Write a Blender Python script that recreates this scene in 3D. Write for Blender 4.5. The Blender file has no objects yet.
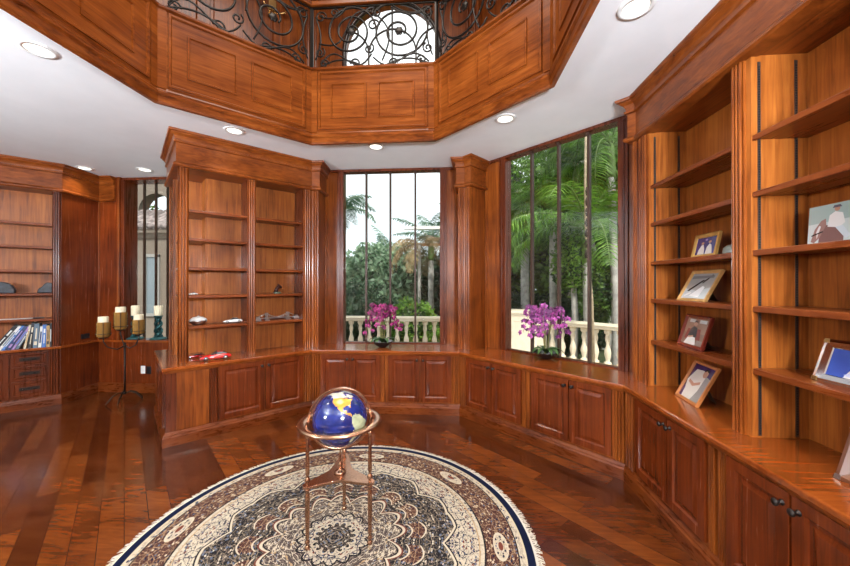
import bpy, bmesh, math, random
from mathutils import Matrix, Vector
from mathutils.geometry import tessellate_polygon
random.seed(7)
S = bpy.context.scene; COL = S.collection
PI = math.pi; R_ = math.radians
OX, OY = -.813, 2.025
CZ = .776; CEIL = 3.20; WP = 2.77
T22 = math.tan(PI/8)
def F(k, ox=OX, oy=OY): return Matrix.Translation((ox, oy, 0)) @ Matrix.Rotation(-R_(k), 4, 'Z')
I4 = Matrix.Identity(4)
FL = Matrix.Translation((-5.205, 4.285, 0)) @ Matrix.Rotation(R_(45), 4, 'Z')   # left-hand bookcase wall

# ------------------------------------------------------------------ materials
class X:                       # socket expression helper
    def __init__(s, nt, v): s.nt = nt; s.v = v
    def _m(s, op, *o):
        n = s.nt.nodes.new('ShaderNodeMath'); n.operation = op
        for i, a in enumerate((s,)+o):
            a = a.v if isinstance(a, X) else a
            if isinstance(a, (int, float)): n.inputs[i].default_value = a
            else: s.nt.links.new(a, n.inputs[i])
        return X(s.nt, n.outputs[0])
    def __add__(s, o): return s._m('ADD', o)
    def __sub__(s, o): return s._m('SUBTRACT', o)
    def __mul__(s, o): return s._m('MULTIPLY', o)
    def __truediv__(s, o): return s._m('DIVIDE', o)
    def lt(s, o): return s._m('LESS_THAN', o)
    def gt(s, o): return s._m('GREATER_THAN', o)
    def f(s, op, *o): return s._m(op, *o)
def newmat(name, rough=.5, metal=0, color=None, coat=0, spec=.5):
    m = bpy.data.materials.new(name); m.use_nodes = True
    b = m.node_tree.nodes['Principled BSDF']
    b.inputs['Roughness'].default_value = rough; b.inputs['Metallic'].default_value = metal
    b.inputs['Coat Weight'].default_value = coat; b.inputs['Coat Roughness'].default_value = .12
    b.inputs['Specular IOR Level'].default_value = spec
    if color: b.inputs['Base Color'].default_value = (*color, 1)
    return m, m.node_tree, b
def ramp(nt, fac, stops, interp='LINEAR'):
    n = nt.nodes.new('ShaderNodeValToRGB'); n.color_ramp.interpolation = interp
    e = n.color_ramp.elements
    while len(e) < len(stops): e.new(.5)
    for i, (p, c) in enumerate(stops): e[i].position = p; e[i].color = (*c, 1)
    nt.links.new(fac, n.inputs[0]); return n.outputs[0]
def mixc(nt, fac, a, b, mode='MIX'):
    n = nt.nodes.new('ShaderNodeMix'); n.data_type = 'RGBA'; n.blend_type = mode
    for i, s in ((0, fac), (6, a), (7, b)):
        s = s.v if isinstance(s, X) else s
        if isinstance(s, (int, float)): n.inputs[i].default_value = s
        elif isinstance(s, tuple): n.inputs[i].default_value = (*s, 1)
        else: nt.links.new(s, n.inputs[i])
    return n.outputs[2]
def objco(nt, scale=(1, 1, 1), rot=(0, 0, 0), space='Object'):
    t = nt.nodes.new('ShaderNodeTexCoord'); mp = nt.nodes.new('ShaderNodeMapping')
    mp.inputs['Scale'].default_value = scale; mp.inputs['Rotation'].default_value = rot
    if space == 'World':
        g = nt.nodes.new('ShaderNodeNewGeometry'); nt.links.new(g.outputs['Position'], mp.inputs[0])
    else: nt.links.new(t.outputs[space], mp.inputs[0])
    return mp.outputs[0]
def noise(nt, co, scale, detail=4, rough=.55, dist=0):
    n = nt.nodes.new('ShaderNodeTexNoise'); n.inputs['Scale'].default_value = scale
    n.inputs['Detail'].default_value = detail; n.inputs['Roughness'].default_value = rough
    n.inputs['Distortion'].default_value = dist
    if co is not None: nt.links.new(co, n.inputs['Vector'])
    return n.outputs[0]
def bump(nt, b, h, s=.2, d=.01):
    n = nt.nodes.new('ShaderNodeBump'); n.inputs['Strength'].default_value = s; n.inputs['Distance'].default_value = d
    nt.links.new(h, n.inputs['Height']); nt.links.new(n.outputs[0], b.inputs['Normal'])
def wood(name, dark, mid, light, grain='v', rough=.3, coat=.10):
    m, nt, b = newmat(name, rough, 0, None, coat, .5 if coat > .3 else .32)
    dark, mid, light = [tuple(x*k for x, k in zip(c, (.84, .74, .62))) for c in (dark, mid, light)]
    sc = (1, 1, .05) if grain == 'v' else (.06, 1, 1) if grain == 'h' else (.22, .22, 1)
    co = objco(nt, sc)
    g = noise(nt, co, 34, 5, .6, .8)
    big = noise(nt, objco(nt), 2.3, 3, .5, .4)
    v = X(nt, g)*.62 + X(nt, big)*.45
    c = ramp(nt, v.v, [(.36, dark), (.52, mid), (.70, light)])
    nt.links.new(c, b.inputs['Base Color'])
    r = X(nt, g)*.15 + rough - .07
    nt.links.new(r.v, b.inputs['Roughness'])
    bump(nt, b, g, .06, .004)
    return m
M = {}
M['wood_v'] = wood('cherry_upright_grain', (.080, .017, .0032), (.225, .056, .0085), (.38, .112, .018))
M['wood_h'] = wood('cherry_level_grain', (.085, .018, .0034), (.225, .056, .0085), (.36, .105, .018), 'h')
M['back_v'] = wood('cherry_back_board', (.15, .038, .0065), (.35, .106, .018), (.52, .185, .036), 'v', .38, .12)  # lighter cherry for shelf backs; partly their brighter lighting put into the colour
M['door_v'] = wood('cherry_door_panel', (.075, .014, .0035), (.155, .030, .0065), (.24, .052, .011), 'v', .25, .15)  # darker red cherry; the tone is partly shade put into the colour
M['mould'] = wood('cherry_moulding', (.085, .018, .0034), (.215, .053, .0082), (.34, .098, .017), 'm')
M['base_m'] = wood('cherry_baseboard', (.07, .014, .003), (.15, .034, .006), (.23, .060, .011), 'm', .28, .12)
M['dark_v'] = wood('cherry_dark_stain', (.05, .010, .003), (.115, .023, .0055), (.18, .040, .009), 'v', .28, .12)
M['top'] = wood('cherry_worktop', (.17, .036, .0065), (.27, .064, .011), (.38, .105, .02), 'h', .12, .4)
M['shelf'] = wood('cherry_shelf', (.10, .022, .006), (.19, .045, .010), (.27, .072, .016), 'h', .28, .12)
def floor_mat():
    m, nt, b = newmat('hardwood_planks', .2, 0, None, .12)
    co = objco(nt, (1, 1, 1), (0, 0, R_(45)), 'World')
    br = nt.nodes.new('ShaderNodeTexBrick'); nt.links.new(co, br.inputs[0])
    br.inputs['Scale'].default_value = 1; br.inputs['Brick Width'].default_value = 1.15; br.inputs['Row Height'].default_value = .127
    br.inputs['Mortar Size'].default_value = .0022; br.inputs['Mortar Smooth'].default_value = .3; br.inputs['Bias'].default_value = 0
    br.offset = .37; br.squash = 1
    br.inputs['Color1'].default_value = (0, 0, 0, 1); br.inputs['Color2'].default_value = (1, 1, 1, 1); br.inputs['Mortar'].default_value = (.5, .5, .5, 1)
    # grain offset per plank
    add = nt.nodes.new('ShaderNodeVectorMath'); add.operation = 'MULTIPLY_ADD'
    nt.links.new(br.outputs['Color'], add.inputs[0]); add.inputs[1].default_value = (3, 5, 7)
    co2 = objco(nt, (.12, 1, 1), (0, 0, R_(45)), 'World'); nt.links.new(co2, add.inputs[2])
    g = noise(nt, add.outputs[0], 26, 6, .65, 1.2)
    mid = noise(nt, objco(nt, (.5, 1, 1), (0, 0, R_(45)), 'World'), 5, 4, .6, .5)
    sep = nt.nodes.new('ShaderNodeSeparateColor'); nt.links.new(br.outputs['Color'], sep.inputs[0])
    v = X(nt, g)*.42 + X(nt, sep.outputs[0])*.24 + X(nt, mid)*.34
    c = ramp(nt, v.v, [(.32, (.030, .0055, .0014)), (.5, (.085, .0185, .0036)), (.64, (.150, .036, .0064)), (.80, (.22, .060, .0105))])
    c = mixc(nt, br.outputs['Fac'], c, (.012, .003, .0015))
    nt.links.new(c, b.inputs['Base Color'])
    r = X(nt, mid)*.20 + .07
    nt.links.new(r.v, b.inputs['Roughness'])
    h = X(nt, br.outputs['Fac'])*-1.0 + X(nt, mid)*.5 + X(nt, g)*.1
    bump(nt, b, h.v, .25, .004)
    return m
M['floor'] = floor_mat()
def simple(name, c, rough=.5, metal=0, coat=0, var=.0, vs=20, bmp=0, spec=.5):
    m, nt, b = newmat(name, rough, metal, c, coat, spec)
    if var or bmp:
        n = noise(nt, objco(nt), vs, 4)
        if var:
            cc = ramp(nt, n, [(.3, tuple(x*(1-var) for x in c)), (.7, tuple(min(1, x*(1+var)) for x in c))])
            nt.links.new(cc, b.inputs['Base Color'])
        if bmp: bump(nt, b, n, bmp, .01)
    return m
M['plaster'] = simple('skim_plaster_ceiling', (.83, .85, .87), .6, var=.03, vs=3, bmp=.25)
M['beige_wall'] = simple('beige_wall_paint', (.62, .52, .40), .7, var=.03, vs=4)
M['iron'] = simple('wrought_iron', (.030, .024, .020), .35, .7)
M['bronze'] = simple('dark_bronze_knob', (.035, .028, .025), .35, .8)
M['copper'] = simple('copper_plated_metal', (.50, .29, .19), .25, 1.0, var=.08)
M['brass'] = simple('brass', (.75, .52, .22), .22, 1.0)
M['steel'] = simple('brushed_silver', (.62, .62, .62), .28, 1.0)
M['track'] = simple('dark_metal_track', (.12, .09, .07), .4, .8)
M['white_trim'] = simple('white_enamel', (.82, .82, .80), .4)
M['black_plastic'] = simple('black_plastic', (.012, .012, .014), .35)
M['mull'] = simple('dark_bronze_mullion', (.055, .026, .016), .35, .2)
M['frame_dark'] = simple('dark_jamb_paint', (.032, .018, .013), .3)
M['stone'] = simple('cream_cast_stone', (.78, .68, .52), .75, var=.08, vs=9)
M['surround'] = simple('stone_grey_surround', (.30, .29, .27), .7)  # one even stone grey
M['stucco'] = simple('beige_stucco', (.20, .16, .125), .85, var=.06, vs=12)
M['terrace'] = simple('pale_terrace_paving', (.50, .47, .42), .7, var=.1, vs=4)
M['lawn'] = simple('mulch_and_grass', (.05, .075, .03), .9, var=.5, vs=6)
M['rooftile'] = simple('grey_clay_tile', (.24, .20, .19), .8, var=.6, vs=7)
M['ceramic_black'] = simple('black_glazed_bowl', (.012, .011, .012), .2, coat=.3)
M['teal'] = simple('verdigris_patina', (.035, .12, .125), .45, .5, var=.5, vs=30)
M['candle'] = simple('ivory_candle_wax', (.83, .72, .50), .55, var=.08, vs=30)
M['trunk'] = simple('grey_palm_trunk', (.42, .40, .37), .85, var=.35, vs=7, bmp=.4)
M['thatch'] = simple('dry_palm_frond', (.30, .21, .10), .85, var=.4, vs=3)
M['shaft'] = simple('green_crownshaft', (.16, .24, .07), .5, var=.2, vs=4)
def glass_mat():
    m = bpy.data.materials.new('window_glass'); m.use_nodes = True; nt = m.node_tree; nt.nodes.clear()
    o = nt.nodes.new('ShaderNodeOutputMaterial'); mx = nt.nodes.new('ShaderNodeMixShader')
    t = nt.nodes.new('ShaderNodeBsdfTransparent'); t.inputs[0].default_value = (.97, .98, .98, 1)
    g = nt.nodes.new('ShaderNodeBsdfGlossy'); g.inputs['Roughness'].default_value = .02
    mx.inputs[0].default_value = .03
    nt.links.new(t.outputs[0], mx.inputs[1]); nt.links.new(g.outputs[0], mx.inputs[2]); nt.links.new(mx.outputs[0], o.inputs[0])
    return m
M['glass'] = glass_mat()
def amber():
    m = bpy.data.materials.new('amber_hurricane_glass'); m.use_nodes = True; nt = m.node_tree; nt.nodes.clear()
    o = nt.nodes.new('ShaderNodeOutputMaterial'); mx = nt.nodes.new('ShaderNodeMixShader')
    t = nt.nodes.new('ShaderNodeBsdfTransparent'); t.inputs[0].default_value = (.75, .52, .22, 1)
    g = nt.nodes.new('ShaderNodeBsdfPrincipled'); g.inputs['Base Color'].default_value = (.45, .27, .08, 1); g.inputs['Roughness'].default_value = .15
    mx.inputs[0].default_value = .45
    nt.links.new(t.outputs[0], mx.inputs[1]); nt.links.new(g.outputs[0], mx.inputs[2]); nt.links.new(mx.outputs[0], o.inputs[0])
    return m
M['amber'] = amber()
def emit(name, c, s):
    m = bpy.data.materials.new(name); m.use_nodes = True; nt = m.node_tree; nt.nodes.clear()
    o = nt.nodes.new('ShaderNodeOutputMaterial'); e = nt.nodes.new('ShaderNodeEmission')
    e.inputs[0].default_value = (*c, 1); e.inputs[1].default_value = s; nt.links.new(e.outputs[0], o.inputs[0]); return m
M['lens'] = emit('lit_lamp_lens', (1, .93, .78), 3.0)
def leafmat(name, c1, c2, trans=.35, vs=3):
    m, nt, b = newmat(name, .45)
    n = noise(nt, objco(nt, space='World'), vs, 5, .7)
    c = ramp(nt, n, [(.35, c1), (.65, c2)]); nt.links.new(c, b.inputs['Base Color'])
    tr = nt.nodes.new('ShaderNodeBsdfTranslucent'); nt.links.new(c, tr.inputs[0])
    mx = nt.nodes.new('ShaderNodeMixShader'); mx.inputs[0].default_value = trans
    out = nt.nodes['Material Output']
    nt.links.new(b.outputs[0], mx.inputs[1]); nt.links.new(tr.outputs[0], mx.inputs[2]); nt.links.new(mx.outputs[0], out.inputs[0])
    return m
M['frond'] = leafmat('green_palm_frond', (.022, .085, .012), (.24, .46, .06))  # dark shadows and bright tips of the fronds are put into the colour
M['frond_cool'] = leafmat('blue_green_palm_frond', (.05, .13, .085), (.15, .28, .17))
M['leaf'] = leafmat('broad_green_leaves', (.02, .07, .012), (.24, .44, .06), vs=2)
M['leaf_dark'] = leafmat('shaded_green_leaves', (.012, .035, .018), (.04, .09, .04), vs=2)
M['leaf_cool'] = leafmat('feathery_grey_green_leaves', (.07, .16, .09), (.34, .48, .30), vs=2)
M['orchid_leaf'] = simple('orchid_leaf', (.05, .12, .025), .4)
M['stem'] = simple('orchid_stem', (.22, .20, .06), .5)

# ------------------------------------------------------------------ mesh builder
class MB:
    def __init__(s, fr=I4): s.v = []; s.f = []; s.mi = []; s.fr = fr; s.cur = 0; s.sm = set()
    def add(s, vs, fs, T=None, smooth=False):
        n = len(s.v)
        for p in vs:
            p = Vector(p)
            s.v.append(T @ p if T is not None else p)
        for f in fs:
            if smooth: s.sm.add(len(s.f))
            s.f.append(tuple(i+n for i in f)); s.mi.append(s.cur)
        return s
    def box(s, x0, x1, y0, y1, z0, z1, T=None):
        return s.add([(x, y, z) for z in (z0, z1) for y in (y0, y1) for x in (x0, x1)],
              [(0, 2, 3, 1), (4, 5, 7, 6), (0, 1, 5, 4), (1, 3, 7, 5), (3, 2, 6, 7), (2, 0, 4, 6)], T)
    def prism(s, pts, z0, z1, T=None):
        n = len(pts)
        a = sum(pts[i][0]*pts[(i+1) % n][1]-pts[(i+1) % n][0]*pts[i][1] for i in range(n))
        if a < 0: pts = pts[::-1]
        vs = [(x, y, z0) for x, y in pts]+[(x, y, z1) for x, y in pts]
        fs = [(i, (i+1) % n, n+(i+1) % n, n+i) for i in range(n)]
        tr = tessellate_polygon([[Vector((x, y, 0)) for x, y in pts]])
        for t in tr:
            p = [pts[i] for i in t]
            ar = (p[1][0]-p[0][0])*(p[2][1]-p[0][1])-(p[2][0]-p[0][0])*(p[1][1]-p[0][1])
            if ar < 0: t = t[::-1]
            fs.append(tuple(n+i for i in t)); fs.append(tuple(reversed(t)))
        return s.add(vs, fs, T)
    def lathe(s, prof, n=16, T=None, smooth=True, cap=True):
        vs = []; fs = []
        for r, z in prof:
            for i in range(n): a = 2*PI*i/n; vs.append((r*math.cos(a), r*math.sin(a), z))
        for j in range(len(prof)-1):
            for i in range(n): fs.append((j*n+i, j*n+(i+1) % n, (j+1)*n+(i+1) % n, (j+1)*n+i))
        s.add(vs, fs, T, smooth)
        if cap:
            k = len(prof)-1
            s.add([vs[i] for i in range(n)], [tuple(range(n))[::-1]], T); s.add([vs[k*n+i] for i in range(n)], [tuple(range(n))], T)
        return s
    def tube(s, pts, r, n=6, closed=False, T=None):
        pts = [Vector(p) for p in pts]; m = len(pts); vs = []; fs = []
        rr = r if isinstance(r, (list, tuple)) else [r]*m
        up = None
        for i, p in enumerate(pts):
            a = pts[(i-1) % m] if (closed or i > 0) else p; b = pts[(i+1) % m] if (closed or i < m-1) else p
            d = (b-a).normalized()
            if up is None: up = Vector((0, 0, 1)) if abs(d.z) < .9 else Vector((1, 0, 0))
            x = d.cross(up)
            if x.length < 1e-4: x = d.cross(Vector((.3, 1, .2)))
            x.normalize(); y = x.cross(d).normalized(); up = y
            for j in range(n):
                t = 2*PI*j/n; vs.append(p+x*math.cos(t)*rr[i]+y*math.sin(t)*rr[i])
        for i in range(m if closed else m-1):
            i2 = (i+1) % m
            for j in range(n): fs.append((i*n+j, i*n+(j+1) % n, i2*n+(j+1) % n, i2*n+j))
        if not closed: fs += [tuple(range(n))[::-1], tuple((m-1)*n+j for j in range(n))]
        return s.add(vs, fs, T, True)
    def sweep(s, path, prof, closed=False, T=None):
        """profile (d, z) carried along a plan path; d measured to the LEFT of the direction of travel"""
        m = len(path); P = [Vector((x, y)) for x, y in path]; vs = []; fs = []; k = len(prof)
        for i in range(m):
            ds = []
            if closed or i > 0: ds.append((P[i]-P[(i-1) % m]).normalized())
            if closed or i < m-1: ds.append((P[(i+1) % m]-P[i]).normalized())
            ns = [Vector((-d.y, d.x)) for d in ds]
            if len(ns) == 2:
                q = (ns[0]+ns[1]).normalized(); q = q/max(.2, q.dot(ns[0]))
            else: q = ns[0]
            for d, z in prof: vs.append((P[i].x+q.x*d, P[i].y+q.y*d, z))
        for i in range(m if closed else m-1):
            i2 = (i+1) % m
            for j in range(k): fs.append((i*k+j, i2*k+j, i2*k+(j+1) % k, i*k+(j+1) % k))
        if not closed: fs += [tuple(range(k)), tuple((m-1)*k+j for j in range(k))[::-1]]
        return s.add(vs, fs, T)
    def panel(s, u0, u1, z0, z1, f, loops=None, T=None):
        """framed raised panel in a wall plane: loops of (inset, depth towards the room)"""
        L = loops or [(0, 0), (0, .02), (.052, .02), (.062, .009), (.074, .009), (.098, .016)]
        vs = []; fs = []
        for i, d in L: vs += [(u0+i, f-d, z0+i), (u1-i, f-d, z0+i), (u1-i, f-d, z1-i), (u0+i, f-d, z1-i)]
        for j in range(len(L)-1):
            for i in range(4): fs.append((j*4+i, j*4+(i+1) % 4, (j+1)*4+(i+1) % 4, (j+1)*4+i))
        n = (len(L)-1)*4; fs.append((n, n+1, n+2, n+3)); fs.append((3, 2, 1, 0))
        return s.add(vs, fs, T)
    def ball(s, c, r, n=10, T=None, sc=(1, 1, 1)):
        vs = []; fs = []; m = n//2+1
        for j in range(m+1):
            t = PI*j/m
            for i in range(n): a = 2*PI*i/n; vs.append((c[0]+r*sc[0]*math.sin(t)*math.cos(a), c[1]+r*sc[1]*math.sin(t)*math.sin(a), c[2]-r*sc[2]*math.cos(t)))
        for j in range(m):
            for i in range(n): fs.append((j*n+i, j*n+(i+1) % n, (j+1)*n+(i+1) % n, (j+1)*n+i))
        return s.add(vs, fs, T, True)
    def build(s, name, mats, parent=None, at=None, bevel=0):
        """world point = fr @ v.  With a parent the part's own matrix stays identity; else 'at' is the origin matrix"""
        W = wm(parent) if parent is not None else (at if at is not None else s.fr)
        inv = W.inverted() @ s.fr
        me = bpy.data.meshes.new(name)
        me.from_pydata([inv @ v for v in s.v], [], s.f)
        if not isinstance(mats, (list, tuple)): mats = [mats]
        for m in mats: me.materials.append(m)
        for i, p in enumerate(me.polygons):
            p.material_index = s.mi[i]
            if i in s.sm: p.use_smooth = True
        me.validate(); me.update()
        bm = bmesh.new(); bm.from_mesh(me); bmesh.ops.remove_doubles(bm, verts=bm.verts, dist=1e-6)
        if len(bm.faces) < 20000: bmesh.ops.recalc_face_normals(bm, faces=bm.faces)
        bm.to_mesh(me); bm.free()
        o = bpy.data.objects.new(name, me); COL.objects.link(o)
        if parent is not None: o.parent = parent
        else: o.matrix_basis = W
        if bevel:
            b = o.modifiers.new('bevel', 'BEVEL'); b.width = bevel; b.segments = 2; b.limit_method = 'ANGLE'; b.angle_limit = R_(40)
        return o
def wm(o):
    m = o.matrix_basis.copy()
    while o.parent is not None: o = o.parent; m = o.matrix_basis @ m
    return m
def tag(o, label=None, cat=None, group=None, kind=None):
    if label: o['label'] = label
    if cat: o['category'] = cat
    if group: o['group'] = group
    if kind: o['kind'] = kind
    return o
def thing(name, label, cat, fr, loc=(0, 0, 0), rot=0, group=None):
    o = bpy.data.objects.new(name, None); COL.objects.link(o); o.empty_display_size = .05
    o.matrix_basis = fr @ Matrix.Translation(loc) @ Matrix.Rotation(rot, 4, 'Z')
    return tag(o, label, cat, group)
def struct(name, mb, m, parent=None, bevel=0, at=None):
    o = mb.build(name, m, parent, at, bevel)
    if parent is None: o['kind'] = 'structure'
    return o
def copy_tree(o, parent=None):
    c = o.copy(); COL.objects.link(c)
    if parent is not None: c.parent = parent
    for ch in list(o.children): copy_tree(ch, c)
    return c
def octv(ap, i, ox=OX, oy=OY):      # vertex i between wall k=45*i and k=45*(i+1)
    a = R_(45*i+22.5); r = ap/math.cos(PI/8)
    return (ox+r*math.sin(a), oy+r*math.cos(a))
def wl(k, u, ap):                   # wall-local to plan
    a = R_(k); return (OX+u*math.cos(a)+ap*math.sin(a), OY-u*math.sin(a)+ap*math.cos(a))
def flat(me_pts): return [(x, y) for x, y in me_pts]

# ------------------------------------------------------------------ shell
XL, XR, YB = -8.0, 2.037, -2.6
foot = [(XL, YB), (XR, YB), octv(2.85, 1), octv(2.85, 0), (-2.6, 4.875), (-2.6, 5.12), (XL, 5.12)]
mb = MB(); mb.prism(foot, -.12, 0); struct('floor', mb, M['floor'], at=Matrix.Translation((0, 0, 0)))
# ceiling with the octagonal opening
RO = (-.855, 2.105); RA = 1.655
hole = [octv(RA, i, *RO) for i in range(8)]
def holed(outer, inner, z0, z1):
    mb = MB(); rings = [[Vector((x, y, 0)) for x, y in outer], [Vector((x, y, 0)) for x, y in inner]]
    allp = list(outer)+list(inner); n = len(allp)
    tr = tessellate_polygon(rings)
    vs = [(x, y, z0) for x, y in allp]+[(x, y, z1) for x, y in allp]; fs = []
    for t in tr:
        p = [allp[i] for i in t]
        ar = (p[1][0]-p[0][0])*(p[2][1]-p[0][1])-(p[2][0]-p[0][0])*(p[1][1]-p[0][1])
        if ar < 0: t = t[::-1]
        fs.append(tuple(n+i for i in t)); fs.append(tuple(reversed(t)))
    for off, ring in ((0, outer), (len(outer), inner)):
        m = len(ring)
        for i in range(m): fs.append((off+i, off+(i+1) % m, n+off+(i+1) % m, n+off+i))
    mb.add(vs, fs); return mb
struct('ceiling', holed(foot, hole, CEIL, CEIL+.16), M['plaster'])
# plain walls that close the room behind and beside the camera
mb = MB(); mb.box(XL-.1, XL, YB-.1, 5.2, 0, CEIL+.16); struct('wall_left', mb, M['beige_wall'])
mb = MB(); mb.box(XL, XR+.1, YB-.1, YB, 0, CEIL+.16); struct('wall_front', mb, M['beige_wall'])
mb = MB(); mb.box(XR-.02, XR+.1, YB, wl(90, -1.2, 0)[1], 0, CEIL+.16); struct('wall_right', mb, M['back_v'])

# ------------------------------------------------------------------ windows of the octagon
def window(idx, k, u0, u1, bars, lab=None):
    fr = F(k); z0, z1 = .79, 3.165
    h = (WP+.03)*T22
    mb = MB(fr)                       # wall panelling round the window (jamb boards, casing)
    mb.box(-.96, u0-.085, WP-.03, WP+.08, 0, CEIL); mb.box(u1+.085, .96, WP-.03, WP+.08, 0, CEIL)
    mb.box(-h, -.95, WP, WP+.08, 0, CEIL); mb.box(.95, h, WP, WP+.08, 0, CEIL)
    mb.box(u0-.09, u1+.09, WP, WP+.08, 0, .77)
    mb.box(-.92, -.90, WP-.045, WP, CZ, CEIL-.01); mb.box(.90, .92, WP-.045, WP, CZ, CEIL-.01)
    struct('wall_back' if k == 0 else 'wall_back_right', mb, M['wood_v'])
    mb = MB(fr); mb.box(u0-.09, u0, WP-.055, WP+.07, CZ, z1+.02); mb.box(u1, u1+.09, WP-.055, WP+.07, CZ, z1+.02)
    mb.box(u0-.06, u0-.045, WP-.065, WP, CZ, z1); mb.box(u1+.045, u1+.06, WP-.065, WP, CZ, z1)
    mb.box(u0-.26, u1+.26, WP-.06, WP+.07, z1, CEIL-.001)
    mb.box(u0, u1, WP-.01, WP+.07, CZ-.006, z0)
    w = struct('window_%d' % idx, mb, M['dark_v'], bevel=.004)
    for b in bars:
        m2 = MB(fr); m2.box(b-.011, b+.011, WP-.02, WP+.03, z0, z1)
        m2.box(b-.015, b+.015, WP-.03, WP, z1-.03, z1)
        m2.build('mullion', M['mull'], w)
    e = [u0]+list(bars)+[u1]
    for a, b in zip(e, e[1:]):
        m2 = MB(fr); m2.box(a+.005, b-.005, WP+.004, WP+.010, z0, z1); m2.build('pane', M['glass'], w)
    return w
window(1, 0, -.672, .673, (-.36, -.02, .33))
window(2, 45, -.60, .70, (-.26, .075, .405))
# left-hand window wall
FW = I4
mb = MB()
mb.box(-5.36, -4.91, 4.83, 5.12, 0, CEIL); mb.box(-4.91, -3.3, 4.83, 5.0, 0, .74); mb.box(-3.42, -1.76, 4.86, 5.1, 0, CEIL)
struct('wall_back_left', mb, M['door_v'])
mb = MB(); mb.box(-4.91, -4.86, 4.84, 5.07, CZ, 3.165); mb.box(-4.91, -3.42, 4.86, 5.09, 3.16, CEIL-.001); mb.box(-3.47, -3.42, 4.98, 5.07, CZ, 3.165)
w = struct('window_3', mb, M['dark_v'], bevel=.003)
for x in (-4.70, -4.51, -4.32, -4.13, -3.94, -3.75):
    m2 = MB(); m2.box(x-.007, x+.007, 5.0, 5.04, CZ, 3.165); m2.build('mullion', M['mull'], w)
m2 = MB(); m2.box(-4.86, -3.47, 5.028, 5.034, CZ, 3.165); m2.build('pane', M['glass'], w)

# ------------------------------------------------------------------ shared profiles
def crown(z0=2.83, zt=CEIL):          # fascia + bead + crown, d towards the room
    f = .025
    return [(-.05, z0), (f+.012, z0), (f+.024, z0+.012), (f+.024, z0+.028), (f+.008, z0+.042), (f, z0+.05),
            (f, zt-.125), (f+.018, zt-.120), (f+.018, zt-.102), (f+.008, zt-.098), (f+.010, zt-.080), (f+.022, zt-.055), (f+.045, zt-.036), (f+.045, zt-.028), (f+.062, zt-.022),
            (f+.066, zt-.012), (f+.066, zt-.002), (-.05, zt-.002)]
BASE = [(-.04, 0), (.028, 0), (.028, .085), (.020, .098), (.020, .108), (.008, .128), (0, .134), (-.04, .134)]
def reeded(u0, u1, f, d, n=3, marg=.012):
    """plan outline of a post with n half-round reeds on its room face"""
    pts = [(u0, f+d), (u0, f)]; w = (u1-u0-2*marg)/n
    for i in range(n):
        a = u0+marg+i*w
        for j in range(7):
            t = PI*j/6; pts.append((a+w/2-math.cos(t)*w*.40, f-math.sin(t)*w*.40+(.007 if j in (0, 6) else 0)))
    pts += [(u1, f), (u1, f+d)]
    return pts
def knob(parent, fr, u, f, z):
    T = Matrix.Translation((u, f, z)) @ Matrix.Rotation(R_(90), 4, 'X')
    mb = MB(fr); mb.lathe([(.013, 0), (.013, .003), (.006, .006), (.005, .016), (.012, .022), (.016, .028), (.0155, .033), (.009, .037), (.002, .0385)], 14, T)
    mb.build('knob', M['bronze'], parent)
def door(parent, fr, u0, u1, kn, f=2.25, z0=.155, z1=.722):
    mb = MB(fr); mb.panel(u0, u1, z0, z1, f)
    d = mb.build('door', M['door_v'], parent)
    if kn: knob(d, fr, (u1-.03) if kn > 0 else (u0+.03), f-.02, z1-.055)
    return d
def base_unit(k, u0, u1, doors, pil, label, stiles=(), group='base cabinets under the worktop'):
    fr = F(k); c = (u0+u1)/2
    t = thing('base_cabinet', label, 'cabinet', fr, (c, 2.45, 0), 0, group)
    mb = MB(fr); mb.box(u0+.001, u1-.001, 2.25, 2.70, .0, .74)
    mb.build('carcass', M['wood_v'], t)
    for a, b, kn in doors: door(t, fr, a, b, kn)
    for a, b in pil:
        mb = MB(fr); mb.prism(reeded(a, b, 2.245, .01, 3, .008), .135, .739); mb.build('pilaster', M['wood_v'], t)
    for a, b in stiles:
        mb = MB(fr); mb.box(a, b, 2.238, 2.252, .135, .739); mb.build('stile', M['wood_v'], t, bevel=.002)
    return t
V = .92
base_unit(0, -V, 0, [(-.807, -.437, 1), (-.426, -.056, -1)], [(-.929, -.825)], 'base cabinet below the left half of the centre window, behind the globe', [(-.045, -.004)])
base_unit(0, 0, V, [(.05, .433, 1), (.451, .822, -1)], [(.838, .929)], 'two-door cabinet under the right half of the centre window', [(.004, .04)])
base_unit(45, -V, 0, [(-.818, -.442, 1), (-.432, -.058, -1)], [(-.929, -.832)], 'two-door cabinet under the left side of the garden window with the larger orchid', [(-.045, -.004)])
base_unit(45, 0, V, [(.06, .447, 1), (.459, .822, -1)], [(.838, .929)], 'two-door cabinet under the right side of the garden window, beside the right bookcase', [(.004, .045)])
base_unit(90, -V, .045, [(-.765, -.372, 1), (-.362, -.03, -1)], [(-.929, -.785), (-.018, .04)], 'base cabinet below the bookcase bay that holds four small photo frames')
base_unit(90, .045, .95, [(.127, .458, 1), (.47, .80, -1)], [(.05, .115), (.83, .93)], 'nearest base cabinet at the lower right edge with two large dark knobs')
t = base_unit(-45, -.10, V, [(-.095, .362, 1), (.376, .815, -1)], [(.832, .929)], 'two-door cabinet under the bookcase with model cars, left of the globe')
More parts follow.
